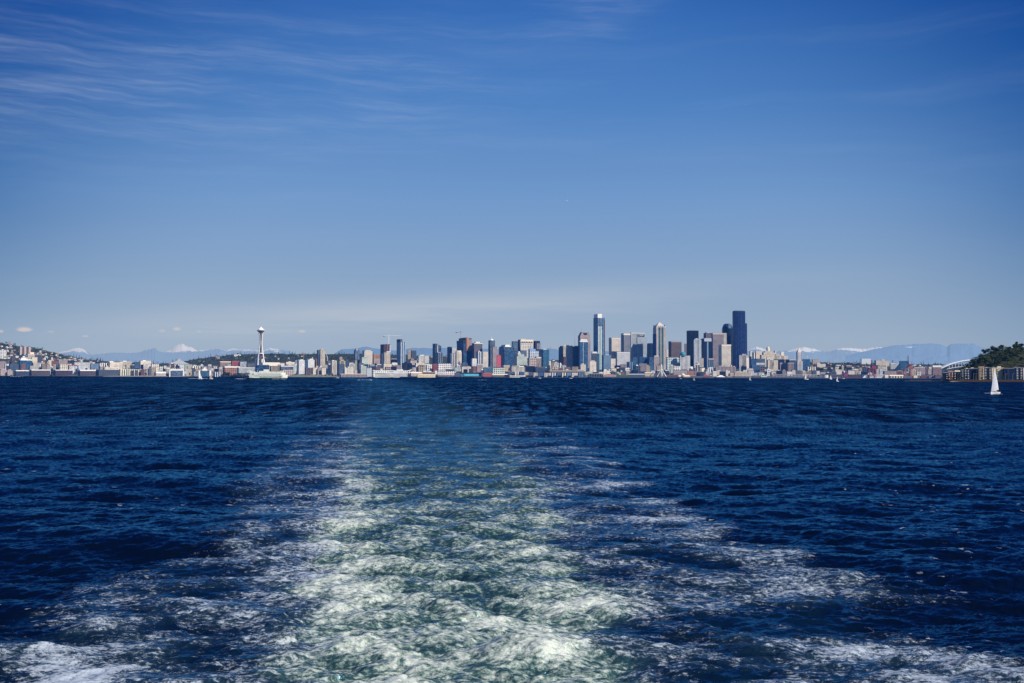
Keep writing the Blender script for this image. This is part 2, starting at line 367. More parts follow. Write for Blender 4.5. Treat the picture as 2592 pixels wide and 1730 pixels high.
wg = t.node('ShaderNodeBsdfGlossy'); wg.inputs['Color'].default_value = (.12, .46, .76, 1); wg.inputs['Roughness'].default_value = .10; t.set(wg.inputs['Normal'], Nn)
fr = t.node('ShaderNodeFresnel'); fr.inputs[0].default_value = 1.333; t.set(fr.inputs[1], Nn)
wat = t.node('ShaderNodeMixShader'); t.l.new(fr.outputs[0], wat.inputs[0]); t.l.new(wd.outputs[0], wat.inputs[1]); t.l.new(wg.outputs[0], wat.inputs[2])
fo = t.node('ShaderNodeBsdfDiffuse'); t.set(fo.inputs[0], fcol)
fn = t.vm('NORMALIZE', t.vm('ADD', N, t.vm('SCALE', t.vm('SUBTRACT', t.noise(P, 2.2, 5, .7, out=1), (.5, .5, .5)), sc=1.1)))
t.set(fo.inputs['Normal'], fn)
mx = t.node('ShaderNodeMixShader'); t.set(mx.inputs[0], foam); t.l.new(wat.outputs[0], mx.inputs[1]); t.l.new(fo.outputs[0], mx.inputs[2])
o = t.node('ShaderNodeOutputMaterial'); t.l.new(mx.outputs[0], o.inputs[0])
# ------------------------------------------------------------------ land
_sx = [-900, 0, 300, 600, 900, 1200, 1500, 1800, 2100, 2400, 2592, 3400]
_sd = [5600, 5000, 4800, 4700, 4550, 4300, 4080, 4050, 3950, 3850, 3800, 3700]
def shore(a): return np.interp(a, _sx, _sd)
_rx = [-900, -300, 0, 50, 100, 150, 200, 250, 300, 400, 450, 520, 600, 700, 900, 1000, 1230, 1300, 1700, 1900, 2000, 2100, 2350, 2592, 3400]
_ry = [850, 860, 869, 876, 885, 897, 907, 914, 919, 922, 917, 906, 898, 897, 897, 900, 904, 911, 914, 914, 917, 919, 923, 925, 925]
def horiz(a): return 948.3 + (a - 1296) * math.tan(math.radians(0.11))
def ridge(a):
    Dr = np.interp(a, [0, 350, 450, 3000], [6200, 6400, 6700, 6900])
    return Dr, CAMZ + Dr * (horiz(a) - np.interp(a, _rx, _ry)) / F
def ground(x, y):
    a = x / y * F + CX; s = shore(a); Dr, H = ridge(a)
    t_ = np.clip((y - s - 120) / (Dr - s - 120), 0, 1)
    h = 3.0 + (H - 3.0) * (t_ ** 1.15)
    back = np.clip((y - Dr) / 5000, 0, 1)
    h = h * (1 - .75 * back)
    return np.where(y < s, -6, h)
def gz(x, y): return float(ground(np.float64(x), np.float64(y)))
ac = np.arange(-700, 3200, 12.); tr = np.concatenate([[0, 0.0001], np.linspace(.004, 1, 46), 1 + np.linspace(.08, 2.6, 14)])
A_, T_ = np.meshgrid(ac, tr, indexing='ij'); s_ = shore(A_); Dr_, _ = ridge(A_)
Y_ = s_ + (Dr_ - s_) * T_; X_ = (A_ - CX) / F * Y_
Z_ = ground(X_, Y_ + .01); nsm = samp(wv, 900., X_, Y_) * 3.0 * np.clip((T_ - .3), 0, 1)
Z_ = Z_ + nsm; Z_[:, 0] = -4.
def gridmesh(name, X, Y, Z, mat, **kw):
    n, m_ = X.shape; v = np.stack([X, Y, Z], -1).reshape(-1, 3)
    i = np.arange((n - 1) * m_).reshape(n - 1, m_)[:, :-1].ravel()
    q = np.stack([i, i + m_, i + m_ + 1, i + 1], 1)
    me = bpy.data.meshes.new(name); me.from_pydata(v.tolist(), [], q.tolist()); me.update()
    me.polygons.foreach_set('use_smooth', [True] * len(me.polygons)); me.materials.append(mat)
    o = bpy.data.objects.new(name, me); COL.objects.link(o); return tag(o, **kw)
m = bpy.data.materials.new('hillside'); m.use_nodes = True; t = NT(m.node_tree); t.n.clear()
g = t.node('ShaderNodeNewGeometry'); P = g.outputs['Position']
n = t.noise(P, .012, 6, .65); n2 = t.noise(P, .05, 4, .6)
zz = t.sep(P)[2]
c = t.ramp(n, [(.3, (.020, .035, .030)), (.5, (.045, .060, .038)), (.62, (.10, .085, .065)), (.75, (.20, .17, .14))])
c = t.mix(t.ss(n2, .4, .7), c, (.030, .042, .032), 'MIX')
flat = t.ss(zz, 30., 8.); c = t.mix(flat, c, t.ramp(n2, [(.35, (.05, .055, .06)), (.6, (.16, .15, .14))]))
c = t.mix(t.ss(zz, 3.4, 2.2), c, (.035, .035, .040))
p = t.node('ShaderNodeBsdfPrincipled'); t.set(p.inputs['Base Color'], c); p.inputs['Roughness'].default_value = .95; p.inputs['Specular IOR Level'].default_value = .1
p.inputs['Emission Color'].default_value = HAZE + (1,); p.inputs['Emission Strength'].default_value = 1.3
o = t.node('ShaderNodeOutputMaterial'); t.l.new(p.outputs[0], o.inputs[0])
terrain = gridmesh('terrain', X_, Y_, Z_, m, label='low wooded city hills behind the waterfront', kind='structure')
# ------------------------------------------------------------------ mountains
def mountain(name, prof, Dm, mat, relief, seed, label, foot=.80, pad=0):
    xs = np.array([q[0] for q in prof], float); ys = np.array([q[1] for q in prof], float)
    a = np.arange(xs[0], xs[-1] + .01, 1.0); r = np.random.default_rng(seed)
    j = np.interp(np.arange(len(a)), np.arange(0, len(a) + 3, 3), r.normal(size=len(np.arange(0, len(a) + 3, 3)))) * relief
    y = np.interp(a, xs, ys) + j
    H = CAMZ + Dm * (horiz(a) - y) / F
    u = np.linspace(0, 1, 26); u = np.concatenate([u, [1.06, 1.2]])
    Aa, Uu = np.meshgrid(a, u, indexing='ij'); H0_ = CAMZ + Dm * (horiz(a) - np.interp(a, xs, ys)) / F; kk = np.minimum(Uu, 1.) ** 7; Hh = H0_[:, None] * (1 - kk) + H[:, None] * kk
    Yy = Dm * (foot + (1 - foot) * Uu); Xx = (Aa - CX) / F * Yy
    k = np.where(Uu <= 1, Uu ** 1.0, 1 - (Uu - 1) * 4.5)
    rg = np.abs(samp(wv, 64., Xx / 160., Yy / 160.)) + .5 * np.abs(samp(wv, 64., Xx / 60. + 7, Yy / 60.))
    Zz = Hh * k - rg * Hh * .10 * np.where(Uu <= 1, np.minimum(1 - Uu, .35) * 2.5, 0)
    return gridmesh(name, Xx, Yy, Zz, mat, label=label, kind='structure')
def rockmat(blue, snow, line, soft, amt, air):  # distance haze painted in: bluish base colour plus a constant airlight glow
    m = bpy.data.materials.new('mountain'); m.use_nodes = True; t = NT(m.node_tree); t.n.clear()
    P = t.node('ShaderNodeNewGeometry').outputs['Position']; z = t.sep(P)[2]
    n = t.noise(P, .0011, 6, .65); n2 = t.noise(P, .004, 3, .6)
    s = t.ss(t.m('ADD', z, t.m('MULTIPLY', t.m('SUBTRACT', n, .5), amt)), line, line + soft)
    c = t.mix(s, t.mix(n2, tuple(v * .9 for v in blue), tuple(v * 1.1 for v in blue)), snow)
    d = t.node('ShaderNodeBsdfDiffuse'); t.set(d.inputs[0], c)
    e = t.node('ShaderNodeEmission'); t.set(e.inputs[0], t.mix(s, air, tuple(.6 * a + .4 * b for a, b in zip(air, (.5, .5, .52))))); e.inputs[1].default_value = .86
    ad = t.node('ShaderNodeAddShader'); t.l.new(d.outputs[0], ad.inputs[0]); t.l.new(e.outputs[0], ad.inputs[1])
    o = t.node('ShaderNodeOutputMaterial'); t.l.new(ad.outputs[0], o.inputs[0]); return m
MD = 42000.
zl = lambda y: CAMZ + MD * (948.3 - y) / F
air1 = lin((137, 161, 190)); air2 = lin((127, 154, 187))
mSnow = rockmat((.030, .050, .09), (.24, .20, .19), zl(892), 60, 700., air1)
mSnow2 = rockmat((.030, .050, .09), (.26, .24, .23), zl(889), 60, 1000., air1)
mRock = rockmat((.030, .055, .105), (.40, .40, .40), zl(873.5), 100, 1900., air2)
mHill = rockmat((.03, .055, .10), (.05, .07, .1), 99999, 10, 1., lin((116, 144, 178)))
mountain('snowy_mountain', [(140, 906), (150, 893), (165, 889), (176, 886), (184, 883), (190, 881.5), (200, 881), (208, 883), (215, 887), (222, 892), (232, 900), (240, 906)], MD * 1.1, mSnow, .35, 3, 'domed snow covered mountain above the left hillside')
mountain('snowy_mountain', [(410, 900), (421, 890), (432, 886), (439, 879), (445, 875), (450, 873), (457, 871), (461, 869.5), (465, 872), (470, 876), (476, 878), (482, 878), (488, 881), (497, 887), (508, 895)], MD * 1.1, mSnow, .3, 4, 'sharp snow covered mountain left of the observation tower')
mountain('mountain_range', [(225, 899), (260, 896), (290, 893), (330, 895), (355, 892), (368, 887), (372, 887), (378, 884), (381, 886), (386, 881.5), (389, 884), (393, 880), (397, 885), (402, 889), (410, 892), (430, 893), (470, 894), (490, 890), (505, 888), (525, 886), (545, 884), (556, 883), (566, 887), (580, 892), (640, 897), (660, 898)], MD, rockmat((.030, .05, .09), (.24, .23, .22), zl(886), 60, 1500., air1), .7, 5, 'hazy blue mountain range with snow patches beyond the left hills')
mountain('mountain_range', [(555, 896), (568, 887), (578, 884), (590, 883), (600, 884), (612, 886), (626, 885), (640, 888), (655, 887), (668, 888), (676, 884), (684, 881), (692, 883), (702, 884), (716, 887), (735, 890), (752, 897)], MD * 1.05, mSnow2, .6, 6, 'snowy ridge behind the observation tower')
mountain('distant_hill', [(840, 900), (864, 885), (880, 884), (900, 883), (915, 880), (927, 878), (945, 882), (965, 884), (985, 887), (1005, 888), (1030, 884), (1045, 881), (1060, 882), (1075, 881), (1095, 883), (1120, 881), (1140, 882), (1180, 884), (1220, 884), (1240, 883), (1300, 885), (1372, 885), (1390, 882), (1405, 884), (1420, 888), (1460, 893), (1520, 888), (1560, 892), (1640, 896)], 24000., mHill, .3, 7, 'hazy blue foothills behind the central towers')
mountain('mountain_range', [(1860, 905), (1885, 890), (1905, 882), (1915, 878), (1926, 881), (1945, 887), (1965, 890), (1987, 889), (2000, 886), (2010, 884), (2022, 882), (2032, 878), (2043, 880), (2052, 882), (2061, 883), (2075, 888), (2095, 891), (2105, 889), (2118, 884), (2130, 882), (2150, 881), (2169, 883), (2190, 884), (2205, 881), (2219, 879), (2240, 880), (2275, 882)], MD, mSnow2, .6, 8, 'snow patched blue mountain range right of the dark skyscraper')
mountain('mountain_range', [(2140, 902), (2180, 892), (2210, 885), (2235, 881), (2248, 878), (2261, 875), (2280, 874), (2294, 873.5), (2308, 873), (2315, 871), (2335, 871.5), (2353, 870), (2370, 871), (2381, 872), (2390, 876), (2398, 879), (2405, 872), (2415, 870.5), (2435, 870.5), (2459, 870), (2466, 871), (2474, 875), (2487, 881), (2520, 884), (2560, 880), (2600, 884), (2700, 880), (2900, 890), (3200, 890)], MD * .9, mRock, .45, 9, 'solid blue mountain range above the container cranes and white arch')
# ------------------------------------------------------------------ facades
def facade(wall, win, bay=8., fl=7., wu=.55, wv=.5, rough=.75, glassy=.2, haze=1.):
    k = ('f', wall, win, bay, fl, wu, wv, rough, glassy, haze)
    if k in _mc: return _mc[k]
    m = bpy.data.materials.new('facade'); m.use_nodes = True; t = NT(m.node_tree); t.n.clear()
    P = t.node('ShaderNodeTexCoord').outputs['Object']; x, y, z = t.sep(P)
    u = t.m('DIVIDE', t.m('ADD', t.m('ADD', x, t.m('MULTIPLY', y, .97)), 3000.), bay); v = t.m('DIVIDE', t.m('ADD', z, 3000.), fl)
    fu, fv = t.m('FRACT', u), t.m('FRACT', v)
    mu = t.m('LESS_THAN', t.m('ABSOLUTE', t.m('SUBTRACT', fu, .5)), wu / 2) if wu < 1 else 1.0
    mv = t.m('LESS_THAN', t.m('ABSOLUTE', t.m('SUBTRACT', fv, .5)), wv / 2) if wv < 1 else 1.0
    mk = t.m('MULTIPLY', mu, mv)
    nz_ = t.sep(t.node('ShaderNodeNewGeometry').outputs['True Normal'])[2]
    mk = t.m('MULTIPLY', mk, t.m('LESS_THAN', t.m('ABSOLUTE', nz_), .5))
    wn = t.node('ShaderNodeTexWhiteNoise', noise_dimensions='3D')
    t.set(wn.inputs[0], t.comb(t.m('FLOOR', u), t.m('FLOOR', v), 0.)); r = wn.outputs['Value']
    n = t.noise(P, .035, 4, .6)
    wc = t.mix(1., tuple(wall) + (1,), t.comb(*[t.lr(n, .3, .7, .72, 1.12)] * 3), 'MULTIPLY')
    gc = t.mix(1., tuple(win) + (1,), t.comb(*[t.lr(r, 0., 1., .55, 1.5)] * 3), 'MULTIPLY')
    p = t.node('ShaderNodeBsdfPrincipled'); t.set(p.inputs['Base Color'], t.mix(mk, wc, gc))
    t.set(p.inputs['Roughness'], t.fmix(mk, rough, .22)); t.set(p.inputs['Specular IOR Level'], t.fmix(mk, .2, .25 + glassy * 1.2)); p.inputs['Specular Tint'].default_value = (.35, .6, 1., 1)
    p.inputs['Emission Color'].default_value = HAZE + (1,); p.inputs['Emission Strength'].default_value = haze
    o = t.node('ShaderNodeOutputMaterial'); t.l.new(p.outputs[0], o.inputs[0]); _mc[k] = m; return m
C = dict(cream=(.76, .65, .50), white=(.78, .75, .69), grey=(.30, .32, .35), lgrey=(.58, .60, .61), beige=(.56, .47, .35), pink=(.54, .43, .37), brick=(.22, .10, .08),
         brown=(.14, .10, .09), navy=(.008, .020, .060), blue=(.03, .085, .19), lblue=(.18, .27, .37), teal=(.03, .11, .16), black=(.006, .009, .020), pgreen=(.56, .62, .53),
         tan=(.40, .31, .21), orange=(.38, .19, .12), maroon=(.10, .055, .062), plum=(.16, .13, .155), dgrey=(.10, .11, .13), red=(.30, .07, .07), yellow=(.70, .60, .38), rose=(.40, .32, .30),
         green=(.03, .09, .06), slate=(.07, .09, .125), turq=(.07, .29, .35), silver=(.42, .46, .50), warm=(.74, .65, .53))
GW = dict(d=(.020, .036, .066), b=(.04, .09, .16), g=(.035, .10, .09), k=(.008, .011, .018), l=(.09, .125, .17), r=(.08, .045, .045), m=(.055, .06, .072))
ST = dict(grid=(6.4, 5.6, .55, .50), fine=(5., 4.4, .55, .5), big=(10., 8., .6, .55), hor=(9., 5.2, 1., .48), hbig=(9., 8.5, 1., .5), ver=(6.5, 9, .5, 1.), vbig=(11., 9, .5, 1.), glass=(8., 6., .88, .80),
          plain=(9., 9., 0., 0.), sparse=(7., 6., .42, .45), vglass=(9., 9., .85, 1.), hglass=(9., 6., 1., .82))
def FM(col, sty, w='d'):
    b, f, wu, wv = ST[sty]
    wall = C[col] if isinstance(col, str) else col
    if sty == 'plain': return matte(wall)
    return facade(wall, GW[w], b, f, wu, wv)
TH = math.radians(24)
KEYS = []     # landmarks other labels may point to
class Bd:
    """a building set out in its own frame: x along the sunlit front, y into the block"""
    def __init__(s, x0, x1, y0, d, name, label, f=.22, cat=None, group=None, yb=None, key=None):
        s.d = d; s.x0, s.x1 = x0, x1; xm = (x0 + x1) / 2
        c = at(xm, y0, d); s.cx = c.x; s.top = c.z; sh = math.atan2(c.x, d)
        S = (x1 - x0) / F * d; s.f = f; th = TH if f > 0 else 0.
        s.rz = th - sh
        if f > 0: s.w = S * (1 - f) / math.cos(th); s.t = S * f / math.sin(th)
        else: s.w = S; s.t = min(max(S * .6, 14), 45)
        s.g = gz(c.x, d + 20) - 4
        if yb is not None: s.g = at(xm, yb, d).z
        # the middle of the block, so that its outline spans x0..x1
        s.root = empty(name, (c.x, d, s.g), s.rz, label=label, cat=cat or name.replace('_', ' '), group=group)
        s.th = th; s.px = d / F
        if key: KEYS.append((xm, y0, d, key))
    def z(s, y): return at((s.x0 + s.x1) / 2, y, s.d).z - s.g
    def box(s, part, mat, ytop, r0=0., r1=1., ybot=None, dep=1., grow=0., tx=1., ty=1., z0=None):
        """r0..r1: share of the outline's width"""
        z1 = s.z(ytop); zb = 0. if ybot is None else s.z(ybot)
        if z0 is not None: zb = z0
        w, t_ = s.w, s.t
        a, b = -w / 2 + w * r0, -w / 2 + w * r1; y0, y1 = -t_ / 2 * dep, t_ / 2 * dep
        return MB().quadbox(a - grow, b + grow, y0 - grow, y1 + grow, zb, max(z1, zb + 1.), tx, ty).build(part, mat, s.root)
    def gab(s, part, mat, yeave, ytop, axis='x', hip=0., grow=1., r0=0., r1=1.):
        a, b = -s.w / 2 + s.w * r0, -s.w / 2 + s.w * r1
        return MB().gable(a - grow, b + grow, -s.t / 2 - grow, s.t / 2 + grow, s.z(yeave), s.z(ytop), axis, hip).build(part, mat, s.root)
def dusty(c, k): return tuple(v * k for v in c)
def tower(x0, x1, y0, d, col, sty, label, w='d', f=.22, name='office_tower', cat='tower', cap=None, pent=None, tiers=(), yb=None, group=None, key=None, roofc=None):
    """cap=(yBottom,colour): a band round the top; pent=(r0,r1,yTop,colour); tiers=[(part,r0,r1,ytop,col,sty,win[,dep])]"""
    b = Bd(x0, x1, y0, d, name, label, f, cat, group, yb, key)
    ytb = y0 if not cap else cap[0]
    b.box('wall', FM(col, sty, w), ytb)
    if cap: b.box('parapet', matte(C[cap[1]]), y0, ybot=cap[0], grow=.5)
    rc = roofc or 'dgrey'
    z = b.z(y0); MB().quadbox(-b.w / 2 + .6, b.w / 2 - .6, -b.t / 2 + .6, b.t / 2 - .6, z, z + 1.2).build('roof', matte(C[rc]), b.root)
    if pent:
        b.box('penthouse', matte(C[pent[3]]), pent[2], pent[0], pent[1], z0=z + .3, dep=.6)
    for q in tiers:
        b.box(q[0], FM(q[4], q[5], q[6]), q[3], q[1], q[2], dep=q[7] if len(q) > 7 else 1., grow=q[8] if len(q) > 8 else 0.)
    return b
def low(x0, x1, y0, d, col, sty, label, w='d', f=.12, name='low_rise_block', cat='building', roof='dgrey', gable=None, yb=None, group=None, key=None, pent=None, cap=None):
    b = Bd(x0, x1, y0, d, name, label, f, cat, group, yb, key)
    ye = y0 if not gable else gable[0]
    b.box('wall', FM(col, sty, w), ye if not cap else cap[0])
    if cap: b.box('parapet', matte(C[cap[1]]), ye, ybot=cap[0], grow=.4)
    if gable: b.gab('roof', matte(C[roof]), ye, y0, gable[1], gable[2] if len(gable) > 2 else 0.)
    else:
        z = b.z(y0); MB().quadbox(-b.w / 2 + .4, b.w / 2 - .4, -b.t / 2 + .4, b.t / 2 - .4, z, z + .8).build('roof', matte(C[roof]), b.root)
    if pent: b.box('penthouse', matte(C[pent[3]]), pent[2], pent[0], pent[1], z0=b.z(y0) + .2, dep=.6)
    return b

# ------------------------------------------------------------------ left shore and hillside
L = low
L(48, 80, 911, 5250, 'navy', 'vglass', 'blue glass office block with pale vertical ribs on the left hillside', 'b', f=.16, name='office_block', cap=(913, 'white'), roof='white', key='ribbed blue glass office block', pent=(.1, .5, 907, 'white'))
b = L(50, 78, 878.5, 5900, 'brown', 'grid', 'dark brown apartment slab with three pale vertical bays high on the left hill', 'm', f=.05, name='apartment_block', key='brown slab with pale bays')
for r in (.04, .40, .78): b.box('pale_bay', matte((.42, .34, .33)), 878, r, r + .14, grow=1.2)
L(69, 87, 897, 5500, 'cream', 'hor', 'cream stepped medical building above the ribbed blue glass block', name='office_block', roof='cream', pent=(.35, .9, 892, 'cream'), key='cream stepped medical building')
L(80, 103, 898.5, 5560, 'dgrey', 'hor', 'dark grey long office block behind the cream stepped medical building', name='office_block', roof='white')
L(80, 94, 905, 5350, 'cream', 'sparse', 'plain cream block between the blue glass block and the red brick school')
L(54, 69, 905, 5450, 'white', 'sparse', 'small white block behind the ribbed blue glass office block', pent=(.2, .6, 902, 'white'))
L(0, 15, 887, 5700, 'white', 'big', 'white apartment block with wide dark windows at the far left edge', name='apartment_block', pent=(.3, .6, 885, 'white'))
L(28, 39, 902, 5550, 'brown', 'ver', 'brown striped apartment block left of the cream stepped medical building', name='apartment_block')
L(-2, 12, 915, 5300, 'rose', 'grid', 'rosy block at the left edge above the gabled waterfront condominiums')
L(12, 24, 919, 5200, 'lgrey', 'grid', 'light grey block with gable roof below the brown striped apartments', gable=(921, 'y'), roof='dgrey')
L(24, 46, 922, 5160, 'slate', 'grid', 'slate blue low block left of the ribbed blue glass office block', 'b')
L(0, 17, 933.5, 5060, 'pink', 'grid', 'pink waterfront condominium with arched gable at the far left', gable=(938, 'y'), roof='rose', name='condominium', cat='condominium')
L(18, 31, 935, 5060, 'pink', 'grid', 'pink waterfront condominium with a twin gable, right of the far left one', gable=(939, 'y'), roof='rose', name='condominium', cat='condominium')
L(38, 75, 938, 5060, 'slate', 'hor', 'slate blue waterfront office with a white flat roof', cap=(940, 'white'), roof='white', name='waterfront_office', cat='office')
L(76.5, 124, 936.5, 5050, 'brown', 'hor', 'long reddish waterfront office with white roof, left one of two alike', cap=(938.3, 'white'), roof='white', name='waterfront_office', cat='office')
L(137, 182, 937, 5040, 'maroon', 'hor', 'long maroon waterfront office with white roof left of the white mast', cap=(938.3, 'white'), roof='white', name='waterfront_office', cat='office', key='long maroon waterfront office')
L(199, 245, 937, 5010, 'brown', 'hor', 'long brown waterfront office with white roof', cap=(939.5, 'white'), roof='white', name='waterfront_office', cat='office')
L(245, 305, 937, 4990, 'slate', 'fine', 'long dark glass waterfront office left of the white arcaded terminal', 'm', name='waterfront_office', cat='office')
L(130, 146, 914, 5400, 'brick', 'sparse', 'red brick school building on the left hillside', roof='maroon', key='red brick school')
L(122, 130, 912.5, 5380, 'cream', 'sparse', 'narrow cream tower block beside the red brick school', roof='orange')
L(147, 170, 911, 5550, 'rose', 'fine', 'grey rose apartment block right of the red brick school', roof='lgrey')
L(82, 112, 919, 5300, 'cream', 'hor', 'pale yellow long low building above the left waterfront trees', 'b')
L(105, 125, 922, 5250, 'tan', 'hor', 'tan low building with ribbon windows left of the small blue glass cube')
L(136, 150, 925.5, 5150, 'navy', 'glass', 'small dark blue glass cube on the left flats', 'b', name='office_block')
L(150, 172, 923, 5140, 'cream', 'big', 'cream industrial shed with arched windows right of the blue glass cube', 'g')
L(173, 195, 924.5, 5120, 'white', 'ver', 'white fluted warehouse with a shallow red roof', 'l', roof='red', gable=(926.5, 'x'), name='warehouse')
L(185, 229, 918, 5300, 'white', 'hor', 'long white terrace on the left flats behind the fluted warehouse', 'l')
L(197, 215, 926, 5120, 'lgrey', 'sparse', 'grey low shed beside the fluted warehouse', name='shed')
L(229, 249, 921, 5250, 'lblue', 'grid', 'pale blue office block with rooftop plant', pent=(.2, .5, 918, 'lgrey'))
L(251, 275, 920, 5200, 'white', 'vbig', 'white building with tall dark openings on the left flats', 'k', roof='cream', name='warehouse')
L(275, 309, 918, 5220, 'warm', 'sparse', 'warm white warehouse with a raised end, left of the dark conifers', roof='white', pent=(.0, .3, 915, 'warm'), name='warehouse')
L(300, 332, 916, 5300, 'cream', 'hor', 'cream depot with a stepped roof behind the arcaded terminal', roof='white', pent=(.3, .6, 914, 'cream'), name='warehouse')
L(262, 298, 931, 5100, 'warm', 'sparse', 'warm white low shed above the dark glass waterfront office', name='shed', roof='cream')
b = L(305, 356, 936, 4880, 'cream', 'vbig', 'white arcaded terminal building on the left waterfront', 'g', f=.03, name='terminal', cat='terminal', roof='white', key='white arcaded terminal')
b.box('corner_tower', FM('cream', 'sparse'), 934.5, 0, .04, grow=1); b.box('corner_tower', FM('cream', 'sparse'), 934.5, .96, 1., grow=1); b.box('corner_tower', FM('cream', 'sparse'), 934.5, .33, .37, grow=1)
L(356, 366, 936, 4900, 'maroon', 'plain', 'maroon end wall beside the white arcaded terminal', name='shed', cat='shed')
L(340, 353, 917, 5300, 'slate', 'ver', 'slate grey block among conifers behind the arcaded terminal', 'b')
L(353, 381, 914.5, 5350, 'cream', 'sparse', 'cream stepped warehouse behind the arcaded terminal', pent=(.25, .55, 912.5, 'white'), roof='white', name='warehouse')
L(318, 340, 924, 5200, 'beige', 'sparse', 'beige low warehouse above the arcaded terminal', name='warehouse')
L(364, 386, 926.5, 5150, 'warm', 'sparse', 'warm white shed with pitched roof right of the arcaded terminal', gable=(929, 'x'), roof='warm', name='shed')
L(382, 402, 922, 5150, 'cream', 'big', 'cream grain depot left of the tent roofed arena', 'l', name='warehouse')
L(395, 432, 942, 4790, 'white', 'hbig', 'low white framed wing of the waterfront headquarters', 'r', f=.04, name='office_block', cap=(945, 'white'), roof='white')
b = L(429, 464, 936, 4760, 'blue', 'glass', 'waterfront headquarters of grey blue glass in a white frame', 'l', f=.03, name='office_block', cap=(938.5, 'white'), roof='white', key='white framed glass headquarters')
b.box('frame_post', matte(C['white']), 937, 0, .04, grow=1.); b.box('frame_post', matte(C['white']), 937, .96, 1., grow=1.)
b = Bd(426, 478, 911, 5350, 'arena', 'arena with a grey tent shaped roof on the left flats', .1, 'arena', key='tent roofed arena')
b.box('wall', FM('white', 'big', 'b'), 922); b.gab('roof', matte((.30, .33, .34)), 922, 911, 'y', .5); b.box('roof_monitor', matte(C['rose']), 908.5, .42, .58, z0=b.z(915), dep=.3)
L(466, 480, 923, 5000, 'pgreen', 'ver', 'pale green slim block right of the white framed headquarters', 'l')
L(474, 489, 928, 4950, 'yellow', 'ver', 'pale yellow grain silos left of the dark glass pavilion', 'm', name='silo', cat='silo')
L(487, 512, 927, 5050, 'white', 'vbig', 'white colonnaded hall with dark bays', 'k', name='hall', roof='white')
L(510, 535, 928.5, 5020, 'rose', 'vbig', 'rosy colonnaded hall right of the white one', 'm', name='hall')
b = Bd(494, 540, 939, 4730, 'terminal', 'dark blue glass waterfront terminal with raised white central block', .03, 'terminal', key='dark blue glass waterfront terminal')
b.box('wall', FM('white', 'glass', 'k'), 939.5); b.box('glass_front', FM('teal', 'glass', 'b'), 939, .22, .80, grow=2.); b.box('frame_post', matte(C['white']), 938.5, .20, .225, grow=2.4); b.box('frame_post', matte(C['white']), 938.5, .79, .815, grow=2.4)
b.box('upper_block', matte(C['cream']), 935, .36, .66, z0=b.z(939.3)); b.box('roof_hut', matte(C['white']), 932.5, .45, .55, z0=b.z(935))
L(540, 562, 942, 4720, 'lgrey', 'vbig', 'grey striped low shed left of the round tree clump', 'k', name='shed')
L(554, 590, 916, 5200, 'orange', 'hor', 'long terracotta building with cream roof on the flats', 'l', roof='cream', cap=(917.5, 'cream'))
L(585, 606, 915, 5150, 'red', 'sparse', 'coral red cubic building left of the observation tower', roof='rose', key='coral red cube', w='m')
L(606, 624, 916, 5160, 'lgrey', 'hor', 'grey ribbon windowed block between the coral cube and the tower')
L(565, 606, 928, 4900, 'orange', 'big', 'brick red warehouse with white top storey above the round trees', 'm', cap=(931, 'white'), name='warehouse')
L(588, 609, 898, 6500, 'white', 'big', 'white hall standing alone on the wooded ridge', f=.2)
L(545, 556, 903, 6400, 'rose', 'grid', 'small rosy house block on the wooded ridge slope')
L(624, 648, 922, 5050, 'dgrey', 'grid', 'dark grey block just left of the foot of the observation tower', 'l')
L(600, 644, 931, 4800, 'lgrey', 'hor', 'light grey low block with rosy band behind the ferry stern', 'm', cap=(932.5, 'white'))
b = Bd(645, 671, 909, 5000, 'science_hall', 'white arched hall at the foot of the observation tower', .1, 'hall')
b.box('wall', FM('white', 'vbig', 'l'), 911)
for r in (.04, .35, .66): b.box('arch', matte(C['white']), 909, r, r + .22, z0=b.z(911.3), tx=.5)
L(660, 708, 918.5, 4900, 'warm', 'plain', 'long plain white roofed shed right of the observation tower foot', roof='white', name='warehouse')
b = Bd(646, 683, 925, 4750, 'office_block', 'dark navy glass block with curved corners behind the ferry', .1, 'office', key='curved navy glass block')
n = 24; pts = [(b.w / 2 * .98 * math.copysign(abs(math.cos(a)) ** .45, math.cos(a)), b.t / 2 * math.copysign(abs(math.sin(a)) ** .45, math.sin(a))) for a in [2 * math.pi * i / n for i in range(n)]]
MB().prism(pts, 0, b.z(925)).build('wall', FM('navy', 'hbig', 'b'), b.root)
MB().prism([(x * .9, y * .9) for x, y in pts], b.z(925), b.z(924)).build('roof', matte(C['slate']), b.root)
L(683, 706, 927, 4740, 'tan', 'ver', 'tan fluted apartment block right of the curved navy glass block', 'm', name='apartment_block')
L(708, 724, 917, 4950, 'white', 'sparse', 'white block with a brick red roof right of the long shed', gable=(920, 'x'), roof='maroon')
L(722, 746, 917, 4960, 'warm', 'sparse', 'warm white block left of the twin curved condominiums', pent=(.3, .6, 915.5, 'white'))
L(708, 742, 927, 4760, 'slate', 'hor', 'grey building with white ribbon floors and a rooftop deck behind the ferry bow', 'l', cap=(928.5, 'white'))
L(714, 742, 937, 4690, 'pink', 'big', 'low pinkish inn by the lawn behind the ferry bow')
tower(746, 754, 912, 5000, 'grey', 'fine', 'narrow grey apartment slab left of the twin curved condominiums', name='apartment_tower')
b = Bd(752, 796, 910, 4780, 'apartment_tower', 'twin white condominium towers with rounded tops and a blue link', .12, 'apartments', key='twin curved white condominiums')
b.box('wall', FM('white', 'fine', 'l'), 913, 0, .36); b.box('wall', FM('white', 'fine', 'l'), 911.5, .58, 1.); b.box('link', FM('slate', 'glass', 'b'), 912.5, .36, .58, dep=.7)
